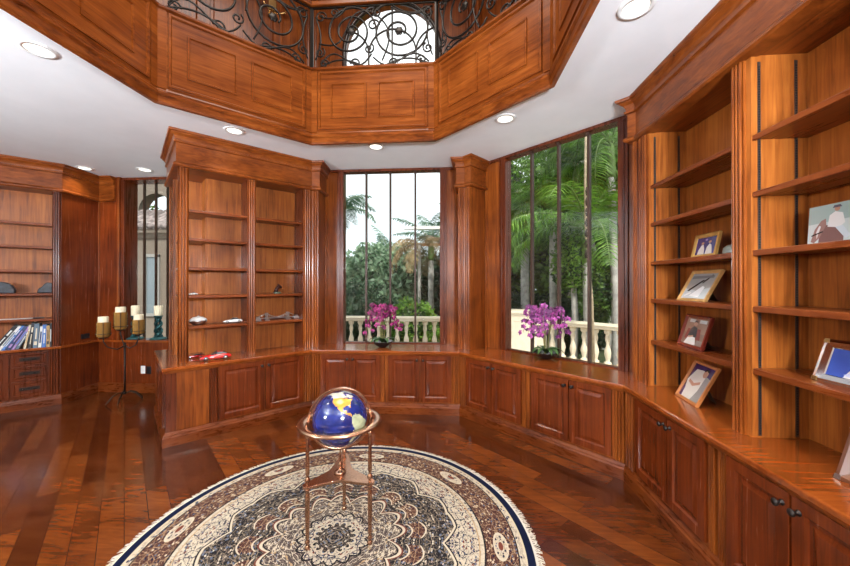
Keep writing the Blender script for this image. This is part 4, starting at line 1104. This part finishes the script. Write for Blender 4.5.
orw = simple('orange_cherry_frame', (.45, .16, .045), .3, coat=.4); silv = simple('mirror_silver_frame', (.75, .77, .80), .08, 1.0); darkf = simple('walnut_box_frame', (.13, .045, .02), .3)
skin = (.50, .27, .18); W_ = (.75, .73, .70); NB = (.03, .02, .16); BK_ = (.02, .02, .025); GR_ = (.42, .42, .40)
photo('small gold frame with two figures in white on blue, highest frame in the left bay', -.525, 2.56, SZ[2], .255, .172, .026, goldw,
      [(W_, [(.12, 0), (.16, .3), (.28, .55), (.38, .58), (.46, .3), (.48, 0)]), (skin, circ(.33, .66, .075)), (W_, [(.54, 0), (.58, .42), (.70, .60), (.80, .5), (.88, .1), (.88, 0)]), (skin, circ(.70, .70, .075)), ((.3, .2, .5), circ(.5, .85, .06))], 12, -4, bg=NB)
photo('bowed pale wood frame with a grey sketch-like picture, second frame from the top', -.56, 2.50, SZ[1], .31, .245, .024, lightw,
      [((.55, .60, .62), [(0, 0), (1, 0), (1, .45), (.5, .3), (0, .4)]), ((.85, .87, .88), [(.3, .1), (.65, .5), (.75, .45), (.7, .05)]), (BK_, [(.1, .3), (.55, .75), (.6, .72), (.2, .28)]), (BK_, [(.55, .62), (.8, .95), (.84, .93), (.6, .6)]), ((.25, .25, .25), [(.05, .78), (.9, .82), (.9, .92), (.05, .9)]), ((.8, .8, .78), [(.1, .05), (.35, .2), (.3, .26), (.08, .12)])], 28, -3, bg=GR_)
photo('red mahogany frame with a seated person in black writing at a desk', -.575, 2.50, SZ[0], .30, .24, .026, redw,
      [((.30, .16, .10), [(0, .45), (1, .45), (1, 1), (0, 1)]), ((.6, .58, .55), [(.12, .85), (.4, .85), (.4, .97), (.12, .97)]), ((.6, .58, .55), [(.6, .85), (.92, .85), (.92, .97), (.6, .97)]), ((.22, .03, .02), [(.1, .2), (.16, .6), (.75, .62), (.85, .2)]), (BK_, [(.22, .28), (.3, .62), (.42, .70), (.58, .66), (.66, .3)]), (skin, circ(.46, .80, .085)), (BK_, [(.37, .83), (.40, .92), (.52, .92), (.55, .83), (.46, .88)]), (W_, [(.15, .0), (.3, .32), (.62, .28), (.72, 0)]), (skin, [(.28, .3), (.5, .36), (.52, .3), (.3, .24)]), ((.25, .18, .15), [(.7, 0), (.75, .2), (1, .2), (1, 0)])], 17, -6, bg=(.22, .12, .08))
photo('orange wood frame with a person in a white shirt, arms crossed, standing on the worktop', -.565, 2.47, CZ, .285, .30, .022, orw,
      [((.30, .28, .26), [(.55, 0), (1, 0), (1, .7), (.75, .75)]), ((.70, .66, .58), [(.02, .5), (.2, .85), (.55, .88), (.75, .7), (.72, .3), (.60, 0), (.15, 0), (.12, .25)]), (skin, circ(.68, .80, .11)), (BK_, [(.57, .84), (.62, .95), (.78, .94), (.8, .84), (.68, .90)]), (skin, [(.12, .45), (.4, .36), (.68, .48), (.66, .56), (.4, .46), (.14, .53)])], 27, -8, bg=(.05, .02, .10))
photo('frameless square photo block of a rider in a white shirt on a brown horse', (.250), 2.60, SZ[2], .20, .195, 0, silv,
      [((.35, .45, .42), [(0, .55), (1, .6), (1, 1), (0, 1)]), ((.20, .10, .09), [(.25, 0), (.28, .35), (.4, .5), (.7, .45), (.8, .2), (.8, 0)]), ((.30, .17, .15), [(.08, .12), (.16, .42), (.3, .62), (.4, .66), (.42, .5), (.28, .2), (.16, .08)]), ((.72, .70, .68), [(.2, .35), (.26, .5), (.3, .48), (.22, .18)]),
       (W_, [(.45, .45), (.48, .72), (.6, .80), (.76, .74), (.82, .5), (.7, .4)]), (skin, circ(.64, .86, .06)), ((.12, .1, .12), [(.54, .89), (.57, .95), (.7, .95), (.74, .89)]), ((.6, .66, .7), [(.62, .42), (.78, .44), (.95, .18), (.85, .12)]), (BK_, [(.1, .28), (.36, .36), (.36, .33), (.1, .25)])], 4, 0, .022, bg=(.55, .62, .60))
photo('silver frame with gold corners around a blue picture, in the right-hand bay', .40, 2.53, SZ[0], .30, .205, .040, silv,
      [((.04, .08, .35), [(0, 0), (.4, 0), (.3, 1), (0, 1)]), (W_, [(.30, 0), (.40, .35), (.55, .5), (.75, .4), (.85, 0)]), (skin, circ(.50, .70, .09)), ((.55, .6, .8), [(.3, .1), (.5, .3), (.6, .25), (.45, .02)])], 20, 4, .018, bg=(.02, .03, .30), corner=M['brass'])
photo('walnut box frame on the worktop at the lower right edge of the picture', (.570), 2.46, CZ, .30, .24, .045, darkf,
      [((.55, .6, .62), [(.1, .1), (.9, .1), (.9, .9), (.1, .9)]), ((.25, .3, .3), [(.3, .1), (.5, .6), (.7, .1)])], 20, 6, .03, bg=(.65, .68, .66), corner=M['steel'])
photo('reddish wooden frame just entering the right edge, on the shelf above the silver frame', .60, 2.52, SZ[1], .30, .15, .022, redw,
      [(W_, [(.2, .1), (.4, .6), (.6, .1)])], 10, 0, bg=(.1, .08, .08))
# glass ornament behind the small gold frame
f2 = F90 @ Matrix.Translation((-.345, 2.63, SZ[2]))
mb = MB(f2); mb.lathe([(.0, 0), (.045, 0), (.055, .02), (.05, .05), (.03, .068), (0, .072)], 18)
tag(mb.build('paperweight', simple('frosted_green_glass', (.28, .31, .27), .3, coat=.4)), 'frosted grey-green paperweight behind the small gold photo frame', 'ornament')
# ------------------------------------------------------------------ outside: terrace, balustrade, garden
mb = MB(); n = 96
def opoly(ap): return [octv(ap, i) for i in range(8)]
outer = [(-14, 4.90), (-14, 11), octv(6.75, 7), octv(6.75, 0), octv(6.75, 1), octv(6.75, 2), (2.3, -3), (2.08, 3.22), (.39, 4.9)]
mb.prism([(-20, 5.16), (-20, 11.2), (octv(6.75, 0)[0]-5.6, 11.2) if False else (-6, 8.78), octv(6.75, 0), octv(6.75, 1), (octv(6.75, 1)[0], -3), (2.14, -3), (2.14, 3.25), (.40, 4.98), (-2.5, 4.98), (-2.5, 5.16)], -.2, -.10)
struct('terrace', mb, M['terrace'])
mb = MB(); mb.box(-60, 60, -8, 70, -.9, -.55); g = struct('ground', mb, M['lawn'])
ZT = -.10
balp = [(.070, 0), (.070, .05), (.045, .06), (.036, .09), (.050, .15), (.066, .22), (.060, .28), (.036, .36), (.030, .42), (.042, .47), (.050, .52), (.042, .56), (.036, .60), (.060, .62), (.068, .66), (.068, .70)]
def balustrade(k, us, label, nb, proto=[None]):
    fr = F(k); a, b = us; ap = 6.40
    t = thing('balustrade', label, 'balustrade', fr, ((a+b)/2, ap, ZT))
    mb = MB(fr); mb.box(a, b, ap-.11, ap+.11, ZT, ZT+.10); mb.build('plinth', M['stone'], t, bevel=.01)
    mb = MB(fr); mb.sweep([(a, ap), (b, ap)], [(-.10, ZT+.80), (-.13, ZT+.82), (-.13, ZT+.86), (-.15, ZT+.88), (-.13, ZT+.91), (.13, ZT+.91), (.15, ZT+.88), (.13, ZT+.86), (.13, ZT+.82), (.10, ZT+.80)]); mb.build('top_rail', M['stone'], t)
    n = int((b-a)/.225); base = None
    for i in range(n):
        u = a+(b-a)*(i+.5)/n
        mb = MB(fr); mb.lathe([(r, z+ZT+.10) for r, z in balp], 12, Matrix.Translation((u, ap, 0))); mb.build('baluster', M['stone'], t)
h64 = 6.4*T22
balustrade(0, (-h64-1.6, h64-.28), 'cream stone balustrade seen through the centre window', 0)
balustrade(45, (-h64+.28, h64-.3), 'cream stone balustrade on the right of the garden window', 0)
balustrade(90, (-h64+.3, 1.0), 'cream stone balustrade section running off at the far right outside', 0)
def pedestal(lab, p, rot, w=.62, zt=1.02):
    f2 = Matrix.Translation((*p, ZT)) @ Matrix.Rotation(R_(rot), 4, 'Z')
    t = thing('pedestal', lab, 'pedestal', f2)
    mb = MB(f2); h = w/2; mb.box(-h, h, -.3, .3, 0, zt); mb.build('shaft', M['stone'], t, bevel=.01)
    mb = MB(f2); mb.box(-h-.05, h+.05, -.35, .35, zt, zt+.06); mb.box(-h-.02, h+.02, -.32, .32, zt-.05, zt); mb.build('cap', M['stone'], t, bevel=.012)
    mb = MB(f2); mb.panel(-h+.1, h-.1, .15, zt-.16, -.299, [(0, 0), (0, .012), (.02, .012), (.03, .004)]); mb.build('front_panel', M['stone'], t)
pedestal('cream stone pedestal at the left of the garden window view', octv(6.4, 0), -22.5, .80)
pedestal('cream stone pedestal at the far right corner of the terrace', octv(6.4, 1), -67.5, .5, .95)

# palm parts
def frond_mesh(L, droop, nl, lw, ll, seed):
    rnd = random.Random(seed); mb = MB(); pts = []; n = 14
    for i in range(n+1):
        q = i/n; a = R_(62)-droop*q
        if i == 0: p = Vector((0, 0, 0))
        else: p = pts[-1]+Vector((math.cos(a), 0, math.sin(a)))*L/n
        pts.append(p)
    mb.cur = 1; mb.tube(pts, [.022*(1-.85*i/n) for i in range(n+1)], 5)
    mb.cur = 0
    for i in range(nl):
        q = .12+.87*i/nl; j = min(n-1, int(q*n)); p = pts[j].lerp(pts[j+1], q*n-j); d = (pts[j+1]-pts[j]).normalized()
        l = ll*math.sin(PI*min(1, .18+q*.82))**.6*rnd.uniform(.85, 1.1)
        for s in (-1, 1):
            side = Vector((d.x*.45, s*(.8+rnd.uniform(-.15, .15)), d.z*.45-.15+rnd.uniform(-.2, .25))).normalized()
            m_ = p+side*l*.5; e = p+side*l+Vector((0, 0, -l*.28)); w = d*lw
            mb.add([p-w*.4, p+w*.4, m_+w+Vector((0, 0, .01)), m_-w, e], [(0, 1, 2, 3), (3, 2, 4)])
    me = mb.build('frond', [M['frond'], M['shaft']]); return me
fronds = {}
for key, (L, dr, nl, lw, ll) in dict(arch=(2.6, R_(105), 46, .020, .62), hang=(2.7, R_(150), 46, .017, .75), short=(1.7, R_(95), 34, .018, .45), stiff=(2.2, R_(60), 36, .020, .5)).items():
    o = frond_mesh(L, dr, nl, lw, ll, len(key)); fronds[key] = o.data.copy(); bpy.data.objects.remove(o)
cool = {k: v.copy() for k, v in fronds.items()}
for v in cool.values(): v.materials[0] = M['frond_cool']
dry = {k: v.copy() for k, v in fronds.items()}
for v in dry.values(): v.materials[0] = M['thatch']; v.materials[1] = M['thatch']
def palm(lab, x, y, h, r, key, n, seed, lean=(0, 0), sc=1, setm=None, cs=True, z0=-.55, pit=(-.5, .75), group=None):
    rnd = random.Random(seed); f2 = Matrix.Translation((x, y, z0)); hh = h-z0
    t = thing('palm_tree', lab, 'palm tree', f2, group=group)
    P = [(lean[0]*(q**1.5), lean[1]*(q**1.5), hh*q) for q in [j/24 for j in range(25)]]
    mb = MB(f2); mb.tube(P, [r*(1.25-.35*min(1, j/6))*(1+.06*(j % 2)) for j in range(25)], 10); mb.build('trunk', M['trunk'], t)
    top = Vector(P[-1])
    if cs:
        mb = MB(f2); mb.lathe([(r*.95, hh-.05), (r*1.15, hh+.1), (r*.9, hh+.5), (r*.5, hh+.85)], 10, Matrix.Translation((lean[0], lean[1], 0))); mb.build('crownshaft', M['shaft'], t); top = top+Vector((0, 0, .7))
    for i in range(n):
        o = bpy.data.objects.new('frond', (setm or fronds)[key]); COL.objects.link(o); o.parent = t
        az = 2*PI*i/n*1.618+rnd.uniform(-.2, .2); pitch = rnd.uniform(*pit)
        o.matrix_basis = Matrix.Translation(top) @ Matrix.Rotation(az, 4, 'Z') @ Matrix.Rotation(pitch, 4, 'Y') @ Matrix.Scale(sc*rnd.uniform(.85, 1.1), 4)
G1 = 'palms beyond the terrace'
# beyond the centre window
palm('palm with blue-green crown at the left edge of the centre window view', -4.15, 13, 3.7, .14, 'short', 16, 1, sc=.95, setm=cool, group=G1)
palm('palm with grey trunk at the right side of the centre window view', -.77, 14, 2.6, .13, 'stiff', 12, 2, sc=.85, setm=cool, group=G1)
palm('slim distant palm rising in the middle of the centre window view', -3.6, 20, 2.6, .13, 'stiff', 9, 3, sc=1.0, setm=cool, group=G1)
palm('palm with tan drooping dry fronds in the right half of the centre window view', -1.05, 11.8, 2.95, .065, 'arch', 16, 4, sc=.62, pit=(.2, 1.1), setm=dry, cs=False, group=G1)
# beyond the garden window
palm('large palm with pale trunk left of centre in the garden window', 2.89, 10, 3.1, .11, 'hang', 18, 5, sc=.85, group=G1)
palm('palm with thick grey-blue trunk at the left of the garden window', 2.45, 11.6, 3.4, .15, 'hang', 16, 6, sc=.9, group=G1)
palm('close tall palm whose crown fills the right of the garden window', 3.20, 8.3, 2.15, .10, 'arch', 15, 7, lean=(-.05, 0), group=G1)
palm('palm with rough white trunk at the right edge of the garden window', 3.95, 8.6, 4.2, .09, 'hang', 15, 8, lean=(-.1, .0), sc=.9, group=G1)
palm('tall palm whose fronds hang from the top of the garden window', 1.05, 9.2, 4.3, .12, 'hang', 18, 9, sc=.9, group=G1)
palm('palm leaning left behind the right balustrade', 4.25, 9.4, 3.9, .11, 'arch', 14, 10, lean=(-.9, .1), sc=.9, group=G1)
palm('palm in the background between the two pale trunks', 3.9, 11.5, 2.7, .12, 'arch', 14, 11, sc=1.0, group=G1)
palm('dense background palm at the far left of the garden window', 1.9, 13, 3.3, .14, 'arch', 16, 12, sc=1.05, group=G1)
palm('background palm high on the right of the garden window', 5.6, 11, 4.6, .14, 'arch', 16, 13, sc=1.1, group=G1)
# thin bamboo-like stem
f2 = Matrix.Translation((2.70, 6.85, -.10)); mb = MB(f2)
t = thing('bamboo_stem', 'slender bare stem standing just inside the right balustrade', 'tree', f2)
mb.tube([(.03, 0, 0), (.0, 0, 1.4), (-.10, 0, 2.6), (-.12, 0, 3.6), (-.1, 0, 5.0)], [.035, .03, .028, .025, .018], 8); mb.build('stem', simple('pale_tan_stem', (.36, .28, .18), .7, var=.3), t)
mb = MB(f2)
for j in range(7): mb.lathe([(.036, 2.2+j*.2), (.046, 2.28+j*.2), (.034, 2.36+j*.2)], 8, Matrix.Translation((-.09, 0, 0)))
mb.build('leaf_sheath', simple('dark_leaf_sheath', (.05, .035, .025), .8), t)

# leafy masses: a solid irregular core with thousands of leaves on it
def leaf_mass(rx, ry, rz, n, s, seed, dropy=0):
    rnd = random.Random(seed); mb = MB()
    nn = 14; vs = []; fs = []
    for j in range(9):
        t_ = PI*j/8
        for i in range(nn):
            a = 2*PI*i/nn; q = .74+.10*math.sin(3*a+seed)+.07*math.sin(5*t_+seed*2+a)
            vs.append((rx*q*math.sin(t_)*math.cos(a), ry*q*math.sin(t_)*math.sin(a), -rz*q*math.cos(t_)))
    for j in range(8):
        for i in range(nn): fs.append((j*nn+i, j*nn+(i+1) % nn, (j+1)*nn+(i+1) % nn, (j+1)*nn+i))
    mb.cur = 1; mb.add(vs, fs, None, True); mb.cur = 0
    for i in range(n):
        u = rnd.uniform(-1, 1); a = rnd.uniform(0, 2*PI); k = math.sqrt(1-u*u)
        q = .74+.10*math.sin(3*a+seed)+.07*math.sin(5*math.acos(-u)+seed*2+a)+rnd.uniform(-.04, .30)
        c = Vector((rx*q*k*math.cos(a), ry*q*k*math.sin(a), rz*q*u))
        d = Vector((rnd.gauss(0, 1), rnd.gauss(0, 1), rnd.gauss(0, .7)-dropy)).normalized(); e = d.cross(Vector((rnd.gauss(0, 1), rnd.gauss(0, 1), rnd.gauss(0, 1)))).normalized()
        l = s*rnd.uniform(.6, 1.3)
        mb.add([c, c+d*l*.5+e*l*.22, c+d*l, c+d*l*.5-e*l*.22], [(0, 1, 2, 3)])
    return mb
def bush(lab, x, y, z, rx, ry, rz, n, s, mat, seed, trunk=True, cat='tree', name='leafy_tree', dropy=0, group=None):
    f2 = Matrix.Translation((x, y, -.55)); t = thing(name, lab, cat, f2, group=group)
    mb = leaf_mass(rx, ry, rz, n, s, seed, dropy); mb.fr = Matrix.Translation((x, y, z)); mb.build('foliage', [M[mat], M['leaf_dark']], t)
    if trunk:
        mb = MB(f2); mb.tube([(0, 0, 0), (.05, 0, (z+.55)*.5), (0, 0, z+.55-rz*.3)], [.10, .08, .06], 8); mb.build('trunk', M['trunk'], t)
G2 = 'garden trees and shrubs'
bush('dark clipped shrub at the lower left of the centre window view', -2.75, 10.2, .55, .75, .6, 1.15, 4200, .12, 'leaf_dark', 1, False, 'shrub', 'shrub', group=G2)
bush('feathery grey-green tree in the middle of the centre window view', -3.3, 17, 1.6, 2.1, 1.6, 2.0, 6500, .34, 'leaf_cool', 2, dropy=.8, group=G2)
bush('feathery tree at the left of the centre window view', -6.1, 18, 1.2, 1.9, 1.5, 2.1, 6000, .34, 'leaf_cool', 3, dropy=.8, group=G2)
bush('low bright shrub behind the centre balustrade, right half', -1.15, 10.4, .25, .85, .6, .85, 3500, .15, 'leaf', 4, False, 'shrub', 'shrub', group=G2)
bush('low dark shrub behind the middle of the centre balustrade', -2.1, 11.2, .2, .9, .7, .9, 3200, .15, 'leaf_dark', 5, False, 'shrub', 'shrub', group=G2)
bush('dark tree mass behind the tan drooping palm', .2, 17, 1.2, 2.4, 1.6, 2.2, 5500, .30, 'leaf_dark', 6, group=G2)
bush('leafy tree filling the left of the garden window background', 1.9, 15.5, 3.4, 2.3, 2.2, 4.3, 9000, .30, 'leaf', 7, group=G2)
bush('tall leafy tree in the middle of the garden window background', 5.0, 14.0, 4.0, 2.6, 2.4, 5.0, 10000, .30, 'leaf', 8, group=G2)
bush('tall leafy tree at the right of the garden window background', 8.4, 12.2, 4.0, 2.6, 2.6, 5.0, 9000, .30, 'leaf', 9, group=G2)
bush('tree closing the far right of the garden view', 10.2, 8.5, 3.6, 2.5, 2.5, 4.4, 6000, .32, 'leaf', 10, group=G2)
bush('small-leaved shrub behind the right balustrade, with bright leaves', 3.75, 9.1, 1.5, .55, .5, .95, 3500, .11, 'leaf', 11, False, 'shrub', 'shrub', group=G2)
bush('bright small tree behind the bare stem in the garden window', 2.95, 8.6, 2.15, .45, .4, .75, 2600, .11, 'leaf', 12, True, 'shrub', 'shrub', group=G2)
bush('dark understorey shrub behind the right balustrade', 3.7, 11.5, .2, 1.6, .9, 1.1, 4000, .16, 'leaf_dark', 13, False, 'shrub', 'shrub', group=G2)
bush('dark understorey shrub right of the garden pedestal', 2.2, 12.2, .3, 1.3, .9, 1.1, 3500, .16, 'leaf_dark', 14, False, 'shrub', 'shrub', group=G2)
# garden gazebo beam beyond the centre window
f2 = Matrix.Translation((-.6, 12.4, -.55))
t = thing('pergola', 'white-topped pergola showing at the right of the centre window view', 'pergola', f2)
wp = simple('white_painted_timber', (.80, .78, .74), .5); op_ = simple('orange_stained_beam', (.55, .25, .10), .5)
mb = MB(f2); mb.box(-1.05, 1.4, -.08, .08, 4.12, 4.22); mb.build('top_beam', wp, t)
mb = MB(f2); mb.box(-.75, 1.4, -.06, .06, 3.52, 3.62); mb.build('lower_beam', op_, t)
for x in (.55, 1.3):
    mb = MB(f2); mb.box(x-.06, x+.06, -.06, .06, 0, 4.12); mb.build('post', wp, t)
for s in (-1, 1):
    mb = MB(f2); mb.tube([(.55, 0, 3.62), (.55+s*.25, 0, 4.12)], .03, 6); mb.build('brace', wp, t)
# neighbouring wing seen through the left window
f2 = Matrix.Translation((-8.3, 9.0, -.10))
t = thing('house_wing', 'beige stucco wing with grey tiled roof and arched opening outside the left window', 'house', f2)
mb = MB(f2); mb.box(-2.6, 1.9, 0, .3, 0, 3.02); mb.build('wall', M['stucco'], t)
mb = MB(f2); mb.sweep([(-2.6, 0), (1.9, 0)][::-1], [(0, 2.95), (.06, 2.98), (.09, 3.06), (.16, 3.10), (.18, 3.2), (0, 3.2)]); mb.build('cornice', M['stucco'], t)
mb = MB(f2)
for i in range(23):
    x = -2.6+.2*i
    mb.tube([(x, -.22, 3.24), (x, .4, 3.55), (x, 1.1, 3.95)], .075, 8)
mb.add([(-2.7, -.2, 3.2), (2, -.2, 3.2), (2, 1.1, 3.9), (-2.7, 1.1, 3.9)], [(0, 1, 2, 3)]); mb.build('roof', M['rooftile'], t)
for x in (.12, -1.4):
    mb = MB(f2); mb.box(x-.16, x+.16, -.02, .02, .9, 2.45); mb.build('window', simple('grey_window_glass', (.18, .22, .24), .1), t)
    mb = MB(f2)
    for a, b, c, d in ((x-.22, x-.16, .84, 2.51), (x+.16, x+.22, .84, 2.51), (x-.22, x+.22, 2.45, 2.53), (x-.22, x+.22, .82, .9)): mb.box(a, b, -.05, .02, c, d)
    mb.build('window_surround', M['surround'], t)
fb = Matrix.Translation((-10.1, 11.2, 0)); hw, zs = .62, 4.10; mb = MB(fb)
mb.box(-4, -hw, 0, .4, 2.0, 8); mb.box(hw, 4, 0, .4, 2.0, 8)
arc = [(hw*math.cos(PI*j/16), zs+hw*math.sin(PI*j/16)) for j in range(17)]
for a, b in zip(arc, arc[1:]):
    vs = []
    for y in (0, .4): vs += [(a[0], y, a[1]), (b[0], y, b[1]), (b[0], y, 8), (a[0], y, 8)]
    mb.add(vs, [(0, 1, 2, 3), (7, 6, 5, 4), (0, 4, 5, 1), (2, 6, 7, 3)])
mb.build('arch_wall', M['stucco'], t)
bush('green tree seen through the stucco arch outside the left window', -12.6, 13.6, 2.6, 1.6, 1.4, 2.2, 3500, .22, 'leaf', 21, group=G2)

# ------------------------------------------------------------------ light, sky, camera
L = bpy.data.lights.new('gallery_fill', 'AREA'); L.shape = 'DISK'; L.size = 2.2; L.energy = 115; L.color = (1, .95, .88)  # unseen fill light added below the upper ceiling, no fixture modelled
o = bpy.data.objects.new('gallery_fill', L); COL.objects.link(o); o.location = (OX, OY, 6.2)
for x, y, ex, ey in ((1.0, -1.0, .0, .35), (-4.1, -.7, 0, -.35)):      # two pairs of added fill lights behind the camera, one aimed into the room and one at the ceiling each
    L = bpy.data.lights.new('room_fill', 'AREA'); L.shape = 'DISK'; L.size = .7; L.energy = 50; L.color = (1, .97, .93)
    o = bpy.data.objects.new('room_fill', L); COL.objects.link(o); o.location = (x, y, 2.0); o.rotation_euler = (R_(86), 0, ey)
    L = bpy.data.lights.new('ceiling_fill', 'AREA'); L.shape = 'DISK'; L.size = .6; L.energy = 300; L.color = (.82, .91, 1)
    o = bpy.data.objects.new('ceiling_fill', L); COL.objects.link(o); o.location = (x, y-.1, 2.1); o.rotation_euler = (R_(138), 0, ey)
L = bpy.data.lights.new('sun', 'SUN'); L.energy = 4.5; L.angle = R_(3); L.color = (1, .96, .88)
o = bpy.data.objects.new('sun', L); COL.objects.link(o); o.rotation_euler = (R_(38), 0, R_(-150))
o.rotation_euler = (R_(42), 0, R_(20))
W = bpy.data.worlds.new('overcast_sky'); S.world = W; W.use_nodes = True; nt = W.node_tree
bg = nt.nodes['Background']; tc = nt.nodes.new('ShaderNodeTexCoord'); sp = nt.nodes.new('ShaderNodeSeparateXYZ')
nt.links.new(tc.outputs['Generated'], sp.inputs[0])
c = ramp(nt, sp.outputs[2], [(0, (.80, .90, .95)), (.5, (.97, 1, 1))]); nt.links.new(c, bg.inputs[0]); bg.inputs[1].default_value = 1.6
cam = bpy.data.cameras.new('camera'); co = bpy.data.objects.new('camera', cam); COL.objects.link(co)
cam.sensor_fit = 'HORIZONTAL'; cam.sensor_width = 36; cam.lens = 347.0/850*36; cam.clip_start = .05; cam.clip_end = 300
co.location = (0, 0, 1.6); co.rotation_euler = (PI/2+.0037, 0, .0725)
S.camera = co
S.view_settings.view_transform = 'Standard'; S.view_settings.look = 'None'; S.view_settings.exposure = 0.0; S.view_settings.gamma = 1
S.view_settings.use_curve_mapping = False
